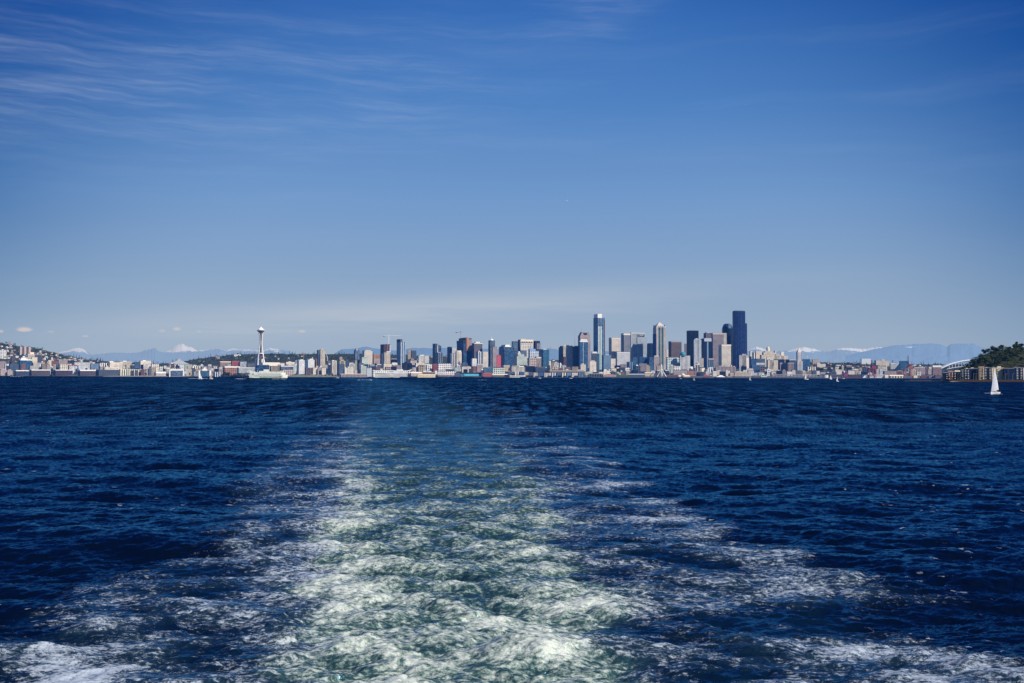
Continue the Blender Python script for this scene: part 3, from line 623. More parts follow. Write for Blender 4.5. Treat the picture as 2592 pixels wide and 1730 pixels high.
b.box('crown', matte(C['pgreen']), 910.3, .06, .30, z0=b.z(913), tx=.7); b.box('crown', matte(C['pgreen']), 908.3, .66, .94, z0=b.z(911.5), tx=.7)
tower(802, 808, 887, 5120, 'slate', 'ver', 'thin slate slab directly left of the tall cream tower', f=.3, name='apartment_tower')
tower(796, 802, 909, 5050, 'orange', 'fine', 'narrow orange slab left of the tall cream tower', f=.1, name='apartment_tower', w='m')
tower(808.6, 823, 886, 5000, 'cream', 'ver', 'tall cream ribbed apartment tower standing alone left of centre', 'm', f=.2, name='apartment_tower', pent=(.25, .7, 884, 'cream'), key='tall cream ribbed tower')
L(809, 829, 924, 4850, 'cream', 'hor', 'cream podium in front of the tall cream ribbed tower')
L(792, 803, 931.5, 4650, 'warm', 'sparse', 'small warm white cube by the park lawn, left one', name='townhouse', cat='building')
L(814, 825, 932, 4640, 'warm', 'sparse', 'small warm white cube by the park lawn, right one', name='townhouse', cat='building')
L(772, 792, 932, 4640, 'brown', 'big', 'brown block with pale base by the park lawn')
L(803, 814, 933, 4650, 'rose', 'fine', 'rosy block between the two warm white cubes')
L(829, 838, 914, 4950, 'plum', 'fine', 'plum coloured block right of the tall cream tower')
tower(837, 852, 914, 4780, 'warm', 'ver', 'warm white ribbed tower second right of the tall cream tower', 'm', name='apartment_tower', roofc='cream', pent=(.2, .5, 912, 'warm'))
tower(856, 874, 914, 4820, 'beige', 'fine', 'beige apartment tower with stepped top', name='apartment_tower', tiers=[('upper_tier', .15, .75, 911, 'beige', 'fine', 'd')], cat='apartments')
tower(858, 866, 904, 5300, 'tan', 'sparse', 'small tan tower peeping above the beige stepped tower', name='apartment_tower', cat='apartments')
tower(855, 872, 922, 4650, 'dgrey', 'ver', 'dark grey glass block in front of the beige stepped tower', 'b', cat='apartments', name='apartment_tower')
tower(874, 882, 912, 5000, 'slate', 'fine', 'slate block between the beige tower and the pointed pale tower', cat='apartments', name='apartment_tower')
L(881, 903, 921, 4640, 'pgreen', 'ver', 'pale stone apartment block with stepped roof near the shore', 'm', name='apartment_block', pent=(.1, .6, 919, 'white'))
b = tower(896, 910, 887, 5100, 'lblue', 'vglass', 'pale glass tower with pointed top left of the cream twin tower', 'l', name='apartment_tower', key='pointed pale glass tower')
b.box('spire_cap', matte(C['silver']), 883, .2, .6, z0=b.z(887), tx=.3)
tower(897, 904, 913, 4800, 'tan', 'sparse', 'narrow tan slab in front of the pointed pale glass tower', name='apartment_tower', cat='apartments')
tower(917, 943, 889, 5050, 'warm', 'fine', 'broad cream apartment tower with curved top', 'm', name='apartment_tower', pent=(.15, .85, 887, 'warm'), key='broad cream tower with curved top')
tower(912, 932, 905, 4900, 'pgreen', 'fine', 'pale tower block in front of the broad cream curved tower', name='apartment_tower', cat='apartments', w='m')
tower(906, 921, 920, 4700, 'plum', 'ver', 'plum tinted glass block near the pier', 'b', name='apartment_tower', cat='apartments')
tower(922, 932, 923, 4640, 'navy', 'glass', 'dark navy glass block left of the long white pier hotel', 'b', cat='apartments', name='apartment_tower')
tower(933, 948, 924, 4600, 'teal', 'vglass', 'teal glass block with white frame above the white pier hotel', 'l', cat='apartments', name='apartment_tower', cap=(925, 'white'))
tower(948, 953, 921, 4650, 'black', 'vglass', 'narrow black glass slab above the white pier hotel', 'k', cat='apartments', name='apartment_tower')
L(943, 965, 898, 5700, 'orange', 'sparse', 'terracotta roofed block on the slope behind the broad cream tower', roof='orange')
L(944, 962, 909, 5300, 'rose', 'sparse', 'rosy roofed low block right of the broad cream tower', roof='pink')
# ------------------------------------------------------------------ belltown to the twin dark towers
b = tower(963, 988, 873, 5150, (.07, .05, .07), 'ver', 'unfinished tower with rust brown concrete top below the white tower crane', 'r', f=.35, name='unfinished_tower', cat='tower', key='unfinished brown tower')
b.box('concrete_core', FM('brick', 'vbig', 'd'), 872, .35, .9, ybot=893, grow=.8); b.box('hoist', matte(C['silver']), 874, .93, 1., grow=1.6)
tower(962, 971, 897, 5000, 'slate', 'ver', 'dark slate slab left of the beige tower under the crane', f=.4, name='apartment_tower')
b = tower(969, 989, 893, 4900, 'cream', 'ver', 'beige twin shafted tower under the white tower crane', 'm', f=.2, name='apartment_tower', pent=(.4, .9, 890, 'cream'))
tower(952, 965, 923, 4560, 'dgrey', 'fine', 'dark grey low block with white frame above the pier hotel, centre left', 'm', cap=(924, 'white'), name='apartment_block', cat='apartments')
L(969, 992, 921.5, 4580, 'cream', 'grid', 'cream parking block below the beige twin shafted tower', 'm')
L(991, 1006, 919, 4640, 'white', 'sparse', 'white box with rosy lower wall left of the blue grey ribbed skyscraper', roof='white')
L(992, 1014, 925, 4560, 'rose', 'ver', 'rosy low block above the middle of the pier hotel', 'm')
L(988, 1005, 909, 4950, 'black', 'vglass', 'black glass low block at the foot of the blue grey ribbed skyscraper', 'k', cap=(909.6, 'white'))
b = tower(1004, 1026, 867, 5050, 'silver', 'vbig', 'blue grey ribbed skyscraper right of the white tower crane', 'b', f=.42, name='office_tower', key='blue grey ribbed skyscraper')
b.box('rooftop_block', FM('slate', 'plain'), 859.5, .0, .42, z0=b.z(867)); b.box('mast', matte(C['white']), 860, .66, .68, z0=b.z(867), dep=.05)
tower(1017, 1043, 920, 4640, 'navy', 'vglass', 'broad navy block with pale corner strip near the shore', 'k', f=.5, pent=(.2, .7, 917.5, 'black'), name='office_block', cat='office', key='broad navy block')
L(1032, 1040, 887, 6300, 'tan', 'sparse', 'tan tower block alone on the hill right of the ribbed skyscraper', name='apartment_block')
L(1040, 1054, 888, 6350, 'slate', 'sparse', 'dark flat block on the hill beside the tan one', name='apartment_block')
L(1037, 1055, 911.5, 5200, 'pink', 'sparse', 'pinkish low block with a dark flat roof', roof='black', cap=(912.6, 'black'))
b = L(1057, 1086, 901, 5150, 'white', 'hor', 'white hospital like block with ribbon windows and a raised centre', 'l', f=.1, name='office_block', cat='office', pent=(.15, .55, 899, 'white'), key='white block with ribbon windows')
b.box('centre_bay', FM('cream', 'ver', 'm'), 900.5, .35, .55, grow=1.5)
L(1050, 1075, 920, 4700, 'warm', 'sparse', 'warm toned low buildings right of the broad navy block', roof='beige')
L(1073, 1087, 921, 4720, 'pgreen', 'grid', 'pale green small block below the ribbon windowed block', 'g')
b = tower(1095, 1107, 871, 5400, 'navy', 'glass', 'dark blue tower with curved top, left half of a pair', 'b', f=.5, name='apartment_tower', key='dark blue curved pair')
b = tower(1106, 1117, 876, 5350, 'slate', 'glass', 'dark slate tower with a salmon strip, right half of a pair', 'b', f=.1, name='apartment_tower', pent=(.1, .6, 873.5, 'slate'))
b.box('salmon_strip', matte(C['pink']), 875, 0., .14, grow=.8)
tower(1101, 1121, 894, 5000, 'lgrey', 'vglass', 'white framed dark glass tower in front of the dark blue pair', 'd', f=.3, name='apartment_tower', pent=(.2, .7, 892.5, 'silver'), cat='apartments')
tower(1132, 1144, 879, 5400, 'navy', 'glass', 'dark blue glass tower between the pair and the red unfinished tower', 'b', f=.6, name='apartment_tower')
tower(1143, 1156, 881, 5500, 'lgrey', 'fine', 'light grey tower just behind the dark blue glass tower', 'm', f=.1, name='apartment_tower')
tower(1139, 1151, 895, 5100, 'beige', 'vbig', 'beige and blue striped tower left of the rounded cream tower', 'b', f=.25, name='apartment_tower', cat='apartments')
b = Bd(1152, 1169, 889, 4950, 'apartment_tower', 'rounded cream apartment tower left of the red unfinished tower', .1, 'apartments', key='rounded cream tower')
pts = [(b.w / 2 * math.cos(a), b.w / 2.4 * math.sin(a)) for a in [2 * math.pi * i / 16 for i in range(16)]]
MB().prism(pts, 0, b.z(890.5)).build('wall', FM('cream', 'fine', 'm'), b.root); MB().prism([(x * .8, y * .8) for x, y in pts], b.z(890.5), b.z(888)).build('crown', matte(C['cream']), b.root)
b = tower(1156, 1194, 866, 5300, 'navy', 'glass', 'unfinished tower with bare red steel floors above dark blue glass', 'b', f=.45, name='unfinished_tower', cat='tower', key='red unfinished tower')
b.box('steel_frame', FM('brick', 'hor', 'k'), 857, .28, .95, z0=b.z(892), grow=1.2); b.box('concrete_core', matte(C['orange']), 855.5, .42, .60, z0=b.z(890), grow=2.)
b.box('side_frame', FM('slate', 'hor', 'k'), 863, -.02, .28, z0=b.z(870)); b.box('scaffold', FM('rose', 'grid', 'k'), 860, .6, .98, z0=b.z(890), grow=1.6)
b = tower(1194, 1221, 869.5, 5250, 'plum', 'grid', 'mauve grey office tower with white stepped roof', 'm', f=.24, pent=(.25, .75, 866, 'white'), cap=(871, 'white'), key='mauve tower with white roof')
tower(1205, 1221, 891, 5000, 'lgrey', 'vbig', 'light and dark striped tower in front of the mauve tower', 'd', f=.3, name='apartment_tower', pent=(.2, .6, 889, 'white'), cat='apartments')
tower(1192, 1207, 908, 4800, 'white', 'fine', 'white slab hotel below the mauve tower', 'l', f=.25, name='hotel', cat='hotel', key='white slab hotel')
tower(1107, 1143, 921, 4520, 'white', 'big', 'broad white block with a grid of dark windows near the piers', 'm', f=.06, name='office_block', cat='office', key='broad white gridded block')
tower(1094, 1107, 922, 4560, 'red', 'fine', 'brick red block left of the broad white gridded block', 'r', name='apartment_block', cat='apartments')
b = Bd(1159, 1166, 914, 4780, 'church', 'small purple spired building below the rounded cream tower', 0., 'church')
b.box('wall', matte(C['plum']), 919); b.box('spire', matte(C['plum']), 914, z0=b.z(919), tx=.05, ty=.05)
tower(1167, 1184, 920, 4600, 'slate', 'glass', 'slate low block with a sloping roof right of the rounded cream tower', 'b', cat='building', name='low_rise_block')
L(1148, 1166, 931, 4500, 'pgreen', 'ver', 'pale green low block above the turquoise pier shed, left one', 'l')
L(1166, 1192, 929, 4480, 'cream', 'grid', 'cream low block with small windows below the white slab hotel', 'k', pent=(.6, .9, 927, 'orange'))
L(1206, 1222, 922, 4600, 'rose', 'grid', 'rosy low block with white parapet right of the white slab hotel', cap=(923, 'white'))
tower(1221, 1236, 891, 5100, 'warm', 'grid', 'white gridded tower right of the mauve tower', 'l', f=.1, name='apartment_tower', cat='apartments')
b = tower(1236, 1253, 863, 5200, 'slate', 'ver', 'slate tower with a white domed rooftop', 'l', f=.3, name='apartment_tower', key='slate tower with dome')
MB().lathe([(9, 0), (8.5, 4), (5, 9), (1, 11), (.3, 22)], 12, 0, 0).build('dome', matte(C['white']), b.root, smooth=False).location = (0, 0, b.z(863))
tower(1246, 1259, 879, 5000, 'rose', 'grid', 'rosy grey tower overlapping the slate domed tower', 'd', f=.1, name='apartment_tower', cat='apartments')
b = Bd(1257, 1268, 898, 4850, 'apartment_tower', 'bright red gabled tower beside the rosy grey tower', .05, 'tower', key='bright red gabled tower')
b.box('wall', matte((.44, .08, .10)), 901); b.gab('roof', matte((.40, .08, .10)), 901, 898, 'y')
b = tower(1263, 1298, 879, 5300, 'teal', 'vglass', 'dark teal glass tower with a wide white stepped roof', 'b', f=.35, key='teal tower with white stepped roof')
b.box('stepped_roof', matte(C['warm']), 873.5, .12, .8, z0=b.z(879), tx=.6, ty=.8)
tower(1273, 1308, 887, 5050, 'navy', 'glass', 'broad dark blue glass block in front of the teal tower', 'b', f=.12, key='broad dark blue glass block', cap=(888, 'slate'))
tower(1295, 1312, 865, 5500, 'teal', 'vglass', 'teal grey tower behind and left of the cream hotel tower', 'l', f=.15)
tower(1311, 1320, 861, 5450, 'navy', 'plain', 'navy windowless slab at the left side of the cream hotel tower', f=.4)
b = tower(1316, 1350, 860, 5400, 'warm', 'big', 'cream hotel tower with a row of dark openings under the roof', 'l', f=.06, name='hotel', cat='hotel', cap=(866, 'warm'), pent=(.0, .4, 858.5, 'warm'), key='cream hotel tower')
for r in (.06, .24, .43, .62, .81): b.box('loggia', matte(C['black']), 865.5, r, r + .12, z0=b.z(868), grow=.7)
tower(1350, 1367, 864, 5500, 'navy', 'plain', 'navy tower with a pinkish panel right of the cream hotel tower', f=.25, key='navy tower with pinkish panel', tiers=[('panel', .4, .8, 870, 'pink', 'ver', 'm', 1., .8)])
tower(1364, 1370, 870, 5450, 'silver', 'hor', 'slim silver slab at the right of the navy pink panelled tower', 'b', f=.2)
b = Bd(1337, 1364, 883, 5100, 'office_tower', 'pale office tower with a blue barrel vaulted roof', .15, 'tower', key='tower with blue barrel roof')
b.box('wall', FM('lgrey', 'big', 'b'), 889); pts = [(-b.w / 2, 0)] ; 
n = 10; vb = MB(); h = b.z(883) - b.z(889)
ring = [(b.t / 2 * math.cos(math.pi * i / n), h * math.sin(math.pi * i / n)) for i in range(n + 1)]
for sx_ in (-b.w / 2, b.w * .15):
    for (yy, zz_) in ring: vb.v.append((sx_, -yy, b.z(889) + zz_))
for i in range(n): vb.f.append((i, n + 1 + i, n + 2 + i, i + 1))
vb.f.append(tuple(range(n, -1, -1))); vb.f.append(tuple(range(n + 1, 2 * n + 2))); vb.build('vaulted_roof', matte((.06, .17, .38), rough=.4), b.root)
tower(1358, 1372, 885, 5150, 'navy', 'glass', 'dark navy tower right of the blue barrel roof', 'd', f=.3)
tower(1371, 1390, 886, 5000, 'teal', 'vbig', 'white and teal glazed tower right of the dark navy tower', 'b', f=.2, pent=(.1, .6, 884, 'white'), name='apartment_tower', cat='apartments')
b = tower(1299, 1333, 903, 4850, 'pgreen', 'grid', 'pale green hotel with stepped terraces below the dark blue glass block', 'd', f=.28, name='hotel', cat='hotel', key='pale green stepped hotel')
b.box('terrace', FM('pgreen', 'grid', 'd'), 898, .1, .75, z0=b.z(903)); b.box('terrace', FM('white', 'grid', 'd'), 893.5, .1, .42, z0=b.z(898)); b.box('roof_hut', matte(C['white']), 890.5, .16, .32, z0=b.z(893.5))
tower(1316, 1333, 888, 5150, 'lblue', 'vglass', 'pale blue striped block behind the pale green stepped hotel', 'l', f=.2)
b = tower(1335, 1370, 907, 4800, 'pink', 'big', 'salmon beige apartment block with dark square windows', 'k', f=.15, name='apartment_block', cat='apartments', key='salmon beige apartment block', tiers=[('upper_tier', .6, 1., 904, 'warm', 'sparse', 'd')])
b = L(1223, 1277, 931, 4330, 'teal', 'hor', 'teal shore office with a white gridded right half', 'l', f=.04, name='waterfront_office', cat='office', key='teal shore office', pent=(.25, .8, 929.5, 'slate'))
b.box('gridded_wing', FM('pgreen', 'big', 'k'), 932, .45, 1., grow=1.5)
L(1291, 1329, 929.5, 4450, 'warm', 'ver', 'pale terraced building above the shoreline condominiums', 'm', pent=(.55, .95, 927, 'white'))
L(1328, 1352, 927, 4480, 'black', 'sparse', 'black roofed market shed below the salmon beige block', gable=(929, 'x'), roof='black', name='shed')
L(1352, 1385, 932, 4450, 'slate', 'hor', 'slate roofed market hall near the shoreline condominiums', roof='slate')
tower(1271, 1290, 925, 4600, 'beige', 'sparse', 'beige low block right of the bright red gabled tower', name='low_rise_block', cat='building')
# shoreline condominiums
for i, (x0, x1, y0, col, sty, w_, ds) in enumerate([
    (1285, 1303, 942, 'slate', 'grid', 'l', 'slate blue'), (1303, 1314, 940, 'white', 'ver', 'm', 'white ribbed'), (1314, 1326, 942, 'blue', 'grid', 'l', 'blue glazed'), (1326, 1339, 942.5, 'cream', 'ver', 'm', 'cream ribbed'),
    (1339, 1349, 943, 'slate', 'fine', 'l', 'dark slate'), (1349, 1362, 944, 'cream', 'ver', 'm', 'cream and grey ribbed'), (1362, 1376, 945, 'blue', 'fine', 'l', 'steel blue'), (1376, 1395, 944.5, 'warm', 'ver', 'm', 'warm white ribbed'),
    (1395, 1408, 944, 'lgrey', 'vbig', 'd', 'light grey bay fronted'), (1408, 1420, 944.5, 'slate', 'grid', 'l', 'slate gridded'), (1420, 1434, 944, 'cream', 'vbig', 'd', 'cream bay fronted'), (1434, 1446, 944.5, 'lblue', 'grid', 'd', 'pale blue'),
    (1446, 1462, 944, 'warm', 'grid', 'd', 'warm white gridded'), (1462, 1482, 943.5, 'slate', 'vbig', 'l', 'dark bay fronted')]):
    L(x0, x1, y0, 4290 - i * 12, col, sty, ds + ' shoreline condominium, %s in the row' % ['first', 'second', 'third', 'fourth', 'fifth', 'sixth', 'seventh', 'eighth', 'ninth', 'tenth', 'eleventh', 'twelfth', 'thirteenth', 'last'][i] + ' from the left', w_, f=.1, name='condominium', cat='condominium', group='shoreline condominiums in a row')
L(1380, 1480, 938.5, 4420, 'slate', 'plain', 'long dark flat roofed hall behind the shoreline condominiums', roof='dgrey', name='market_hall', cat='hall', cap=(940.5, 'tan'))
L(1285, 1330, 951.5, 4220, 'warm', 'hor', 'low white marina building at the edge of the water', name='marina_building', roof='white', yb=956)
# ------------------------------------------------------------------ core towers
tower(1414, 1427, 880, 5450, 'navy', 'glass', 'dark navy stepped tower left of the cream slab tower', 'd', f=.7, pent=(.3, .9, 876.5, 'navy'))
tower(1425, 1450, 876, 5350, 'warm', 'hor', 'cream slab tower with fine floor lines left of the octagonal tower', 'm', f=.04, pent=(.1, .6, 874, 'warm'), key='cream slab tower')
tower(1422, 1434, 904, 4950, 'maroon', 'fine', 'maroon block in front of the cream slab tower', 'r', f=.4, name='apartment_block', cat='apartments')
tower(1450, 1466, 878, 5350, 'slate', 'glass', 'slate blue tower with sloping roof between the cream slab and the octagonal tower', 'd', f=.25, pent=(.3, .8, 876, 'slate'))
b = Bd(1463, 1495, 841, 5450, 'office_tower', 'octagonal topped tower with pinkish grid and chamfered crown', .18, 'tower', key='octagonal topped tower')
b.box('wall', FM('rose', 'grid', 'd'), 852); b.box('crown', FM('rose', 'fine', 'd'), 841.3, z0=b.z(852), tx=.62, ty=.75)
MB().quadbox(-b.w * .12, b.w * .12, -b.t / 2 * .98, -b.t * .40, b.z(849), b.z(843.5), 1.6, 1).build('emblem_gable', matte(C['navy']), b.root)
MB().bar((-b.w * .25, 0, b.z(846)), (-b.w * .25, 0, b.z(833)), .9).build('mast', matte(C['silver']), b.root)
b = tower(1467, 1488, 863, 5150, 'silver', 'vbig', 'bright blue glass tower with white crown in front of the octagonal tower', 'b', f=.06, cap=(866, 'white'), pent=(.1, .9, 859.5, 'white'), key='bright blue glass tower')
b.box('corner_wing', FM('navy', 'plain'), 876, -.12, .05, dep=.8); b.box('glass_panel', FM('blue', 'glass', 'b'), 867, .0, .38, grow=.6); b.box('glass_panel', FM('blue', 'glass', 'b'), 867, .58, 1.0, grow=.6)
b = tower(1502, 1531, 806, 5250, 'silver', 'vglass', 'very tall slender glass tower with white crown and white striped front', 'b', f=.34, key='slender white striped skyscraper')
b.box('crown', matte(C['white']), 796, .06, .62, z0=b.z(806)); b.box('stone_front', FM('white', 'grid', 'l'), 828, .16, .52, grow=2.2); b.box('glass_strip', matte((.15, .34, .32), rough=.3), 829, .32, .37, grow=2.6)
b.box('rear_wing', FM('maroon', 'plain'), 812, .9, 1., grow=.2); MB().bar((b.w * .1, 0, b.z(797)), (b.w * .1, 0, b.z(786)), .7).build('mast', matte(C['silver']), b.root)
tower(1497, 1517, 894, 4980, 'teal', 'vbig', 'green and red striped tower with white roof at the foot of the slender skyscraper', 'r', f=.08, pent=(.1, .7, 891, 'white'), cap=(895, 'white'))
tower(1491, 1509, 916, 4550, 'warm', 'sparse', 'warm stone block with stepped top near the market', f=.1, name='low_rise_block', cat='building', pent=(.15, .8, 913.5, 'warm'))
tower(1523, 1547, 900, 4850, 'lblue', 'grid', 'pale blue glazed twin fronted tower below the slender skyscraper', 'd', f=.22, name='apartment_tower', cat='apartments', pent=(.3, .8, 898.5, 'white'))
tower(1541, 1570, 856, 5450, 'warm', 'fine', 'white gridded tower with dark left side right of the slender skyscraper', 'm', f=.25, cap=(858.5, 'warm'), key='white gridded tower')
tower(1546, 1558, 908.5, 4750, 'warm', 'sparse', 'cream narrow block with dark windows left of the white cube tower', f=.05, name='apartment_tower', cat='apartments')
tower(1572, 1598, 845, 5500, 'grey', 'ver', 'grey ribbed tower with white cap left of the tall pale fluted tower', 'm', f=.26, cap=(849, 'warm'), key='grey ribbed tower with white cap')
b = tower(1596, 1632, 842.5, 5350, 'lgrey', 'ver', 'tall pale fluted office tower carrying a dark sign near the top', 'm', f=.05, cap=(845, 'lgrey'), key='pale fluted tower with sign')
b.box('glazed_front', FM('silver', 'grid', 'm'), 854.5, .48, 1.04, grow=3.5); b.box('dark_joint', matte(C['slate']), 847, .45, .49, grow=1.)
fc = bpy.data.curves.new('sign', 'FONT'); fc.body = 'Russell'; fc.size = 13; fc.extrude = .5; fc.align_x = 'CENTER'
fo_ = bpy.data.objects.new('lettering', fc); ms_ = bpy.data.meshes.new_from_object(fo_); bpy.data.objects.remove(fo_); ms_.materials.clear(); ms_.materials.append(matte((.03, .10, .12))); so_ = bpy.data.objects.new('sign', ms_); COL.objects.link(so_); so_.parent = b.root; so_.location = (b.w * .25, -b.t / 2 - 1.2, b.z(853)); so_.rotation_euler = (math.pi / 2, 0, 0)
tower(1560, 1594, 892, 4950, 'white', 'hor', 'white cube office tower with dark left flank', 'l', f=.06, cap=(893.5, 'white'), key='white cube tower')
tower(1638, 1654, 870, 5450, 'navy', 'glass', 'dark navy stepped block left of the pyramid topped skyscraper', 'd', f=.5, tiers=[('lower_step', -.06, .1, 874, 'navy', 'glass', 'd')])
b = Bd(1653, 1685, 813, 5250, 'office_tower', 'pyramid topped skyscraper with pale ribs and green glass strips', .25, 'tower', key='pyramid topped skyscraper')
b.box('wall', FM('pink', 'fine', 'l'), 829); b.box('shoulder', FM('white', 'vbig', 'g'), 825.5, .04, .96, z0=b.z(829)); b.box('side_wall', FM('blue', 'plain'), 846, -.01, .02, grow=.6)
for r in (.26, .58): b.box('glass_strip', FM('teal', 'hglass', 'g'), 829.5, r, r + .16, grow=.9)
b.box('pyramid_roof', matte((.55, .47, .44)), 816, .12, .88, z0=b.z(825.5), dep=.8, tx=.06, ty=.06); MB().bar((0, 0, b.z(817)), (0, 0, b.z(810.5)), 1.2, 4, .3).build('finial', matte(C['silver']), b.root)
for q in ((-1, -1), (1, -1), (-1, 1), (1, 1)): MB().quadbox(q[0] * b.w * .42 - 4, q[0] * b.w * .42 + 4, q[1] * b.t * .42 - 4, q[1] * b.t * .42 + 4, b.z(825.5), b.z(823), .4, .4).build('corner_turret', matte(C['dgrey']), b.root)
tower(1692, 1725, 865, 5300, 'brown', 'grid', 'brown gridded office tower right of the pyramid topped skyscraper', 'm', f=.22, cap=(867, 'rose'), key='brown gridded tower')
tower(1685, 1692, 884, 5500, 'warm', 'sparse', 'small white block between the pyramid topped and the brown gridded towers')
tower(1732, 1738, 871, 5600, 'plum', 'plain', 'slim mauve slab left of the black box skyscraper', f=.1)
b = tower(1738, 1768, 838, 5500, 'black', 'ver', 'black box skyscraper with plain flat top', 'k', f=.30, key='black box skyscraper')
tower(1755, 1775, 861, 5150, 'lgrey', 'fine', 'stone stepped tower in front of the black box skyscraper', 'd', f=.1, key='stone stepped tower', tiers=[('upper_tier', .08, .7, 858.5, 'lgrey', 'fine', 'd'), ('crest', .25, .5, 857, 'lgrey', 'plain', 'd')])
b = tower(1720, 1747, 901, 4750, 'white', 'ver', 'white ribbed tower with rounded teal glass top', 'd', f=.1, key='white ribbed tower with teal top')
MB().lathe([(b.w * .28, 0), (b.w * .28, b.z(896) - b.z(901)), (b.w * .22, b.z(893) - b.z(901)), (b.w * .08, b.z(891.5) - b.z(901))], 16).build('round_top', matte((.06, .25, .28), rough=.3), b.root).location = (-b.w * .2, 0, b.z(901))
tower(1687, 1720, 905, 4780, 'pgreen', 'big', 'green glass gridded block right of the pyramid topped skyscraper foot', 'b', f=.05, name='office_block', cat='office', key='green glass gridded block')
tower(1704, 1722, 928, 4500, 'white', 'big', 'small white framed green glass block near the ferris wheel', 'g', f=.05, name='office_block', cat='office')
tower(1654, 1669, 903, 4800, 'rose', 'fine', 'rosy stone tower left of the foot of the pyramid topped skyscraper', 'm', f=.1, name='apartment_tower', cat='apartments', pent=(.1, .9, 901, 'white'))
tower(1638, 1656, 906, 4900, 'slate', 'vglass', 'slate and navy twin slab below the navy stepped block', 'b', f=.3, name='apartment_tower', cat='apartments')
tower(1614, 1638, 905, 4920, 'blue', 'hor', 'blue banded low tower below the pale fluted tower', 'd', f=.2, name='office_block', cat='office')
tower(1598, 1614, 906, 4900, 'teal', 'glass', 'teal glazed block below the left edge of the pale fluted tower', 'b', f=.3, name='office_block', cat='office')
tower(1617, 1638, 921, 4650, 'rose', 'ver', 'rosy ribbed block below the blue banded low tower', 'd', f=.1, name='office_block', cat='office')
tower(1586, 1602, 917, 4700, 'lblue', 'vbig', 'pale blue towers of glass at the right foot of the white cube tower', 'd', f=.4, name='apartment_tower', cat='apartments')
tower(1603, 1616, 925, 4600, 'navy', 'plain', 'navy plain block above the waterfront sheds, centre right', f=.1, name='office_block', cat='office')
tower(1570, 1586, 923, 4600, 'rose', 'ver', 'rosy striped block at the foot of the white cube tower', 'd', f=.1, name='apartment_block', cat='apartments')
tower(1582, 1594, 931, 4500, 'white', 'big', 'small white framed block left of the navy plain block', 'd', f=.1, name='apartment_block', cat='apartments')
tower(1555, 1571, 926, 4620, 'navy', 'glass', 'navy and white low block left of the rosy striped block', 'd', f=.5, name='office_block', cat='office')
tower(1546, 1560, 933, 4420, 'yellow', 'sparse', 'pale yellow block below the cream narrow block', 'm', f=.1, name='apartment_block', cat='apartments')
tower(1662, 1671, 925, 4600, 'pink', 'grid', 'pinkish slim block just left of the ferris wheel', 'd', f=.1, name='apartment_tower', cat='apartments')
b = tower(1774, 1800, 859, 5300, 'navy', 'ver', 'dark tower with a pale band across its top floor and pale central rib', 'k', f=.24, key='dark tower with pale top band')
b.box('pale_band', matte(C['silver']), 857, .15, 1.0, z0=b.z(865), grow=1.); b.box('central_rib', matte(C['lblue']), 866, .48, .6, grow=1.2)
tower(1781, 1802, 844, 5600, 'plum', 'grid', 'mauve tower with silvery sculpted roof behind the pale banded tower', 'm', f=.28, pent=(.2, .8, 841.5, 'silver'))
b = tower(1801, 1838, 844, 5350, 'rose', 'hor', 'broad rosy office slab with horizontal bands and a cream right edge', 'd', f=.1, cap=(847, 'pink'), key='broad rosy banded slab')
b.box('cream_edge', FM('warm', 'hor', 'm'), 845, .80, 1.01, grow=.8)
b = Bd(1827, 1855, 820, 5500, 'office_tower', 'dark green blue tower with rounded many sided top', .1, 'tower', key='dark rounded tower')
pts = [(b.w / 2 * math.cos(a), b.w / 2.2 * math.sin(a)) for a in [2 * math.pi * (i + .3) / 10 for i in range(10)]]
MB().prism(pts, 0, b.z(832)).build('wall', FM('navy', 'vglass', 'k'), b.root); MB().prism(pts, b.z(832), b.z(822), .72).build('crown', FM('teal', 'vglass', 'd'), b.root); MB().prism([(x * .62, y * .62) for x, y in pts], b.z(822), b.z(820), .7).build('cap', matte(C['navy']), b.root)
# tallest tower: black with stepped curved plan
b = Bd(1855, 1889, 787.5, 5400, 'office_tower', 'tallest black skyscraper with curved faces and a lower right step', .1, 'tower', key='tallest black skyscraper')
def bow(w, t_, k=.18, n=8): return [(-w / 2 + w * i / n, -t_ / 2 - w * k * math.sin(math.pi * i / n) * .5) for i in range(n + 1)] + [(w / 2 - w * i / n, t_ / 2 + w * k * math.sin(math.pi * i / n) * .5) for i in range(n + 1)]
CT = facade((.006, .014, .050), (.014, .026, .085), 9., 9., .6, 1., .25, .35, 1.1)
MB().prism([(x - b.w * .06, y) for x, y in bow(b.w * .86, b.t * 1.6)], 0, b.z(789)).build('wall', CT, b.root)
MB().prism([(x + b.w * .40, y * .9 + 4) for x, y in bow(b.w * .30, b.t * 1.5, .3)], 0, b.z(819)).build('lower_step', CT, b.root)
MB().prism([(x * .94 - b.w * .06, y * .9) for x, y in bow(b.w * .86, b.t * 1.6)], b.z(789), b.z(787.5)).build('crown', matte((.05, .06, .09)), b.root)
for q in (-.3, .18): MB().bar((b.w * q, 0, b.z(788)), (b.w * q, 0, b.z(784)), .5).build('mast', matte(C['silver']), b.root)
tower(1819, 1850, 873, 4950, 'cream', 'grid', 'cream gridded tower with dark left flank in front of the tallest skyscraper', 'l', f=.26, cap=(876, 'warm'), key='cream gridded tower')
b = tower(1811, 1863, 929, 4450, 'rose', 'ver', 'broad rosy stone office block with a jumbled roofline near the piers', 'm', f=.03, name='office_block', cat='office', key='broad rosy stone block', pent=(.15, .3, 926.5, 'rose'))
b.box('roof_stack', matte(C['rose']), 925.5, .42, .55, z0=b.z(929)); b.box('roof_stack', matte(C['pink']), 924.5, .74, .80, z0=b.z(929)); b.box('roof_stack', matte(C['white']), 926.8, .88, .91, z0=b.z(929))
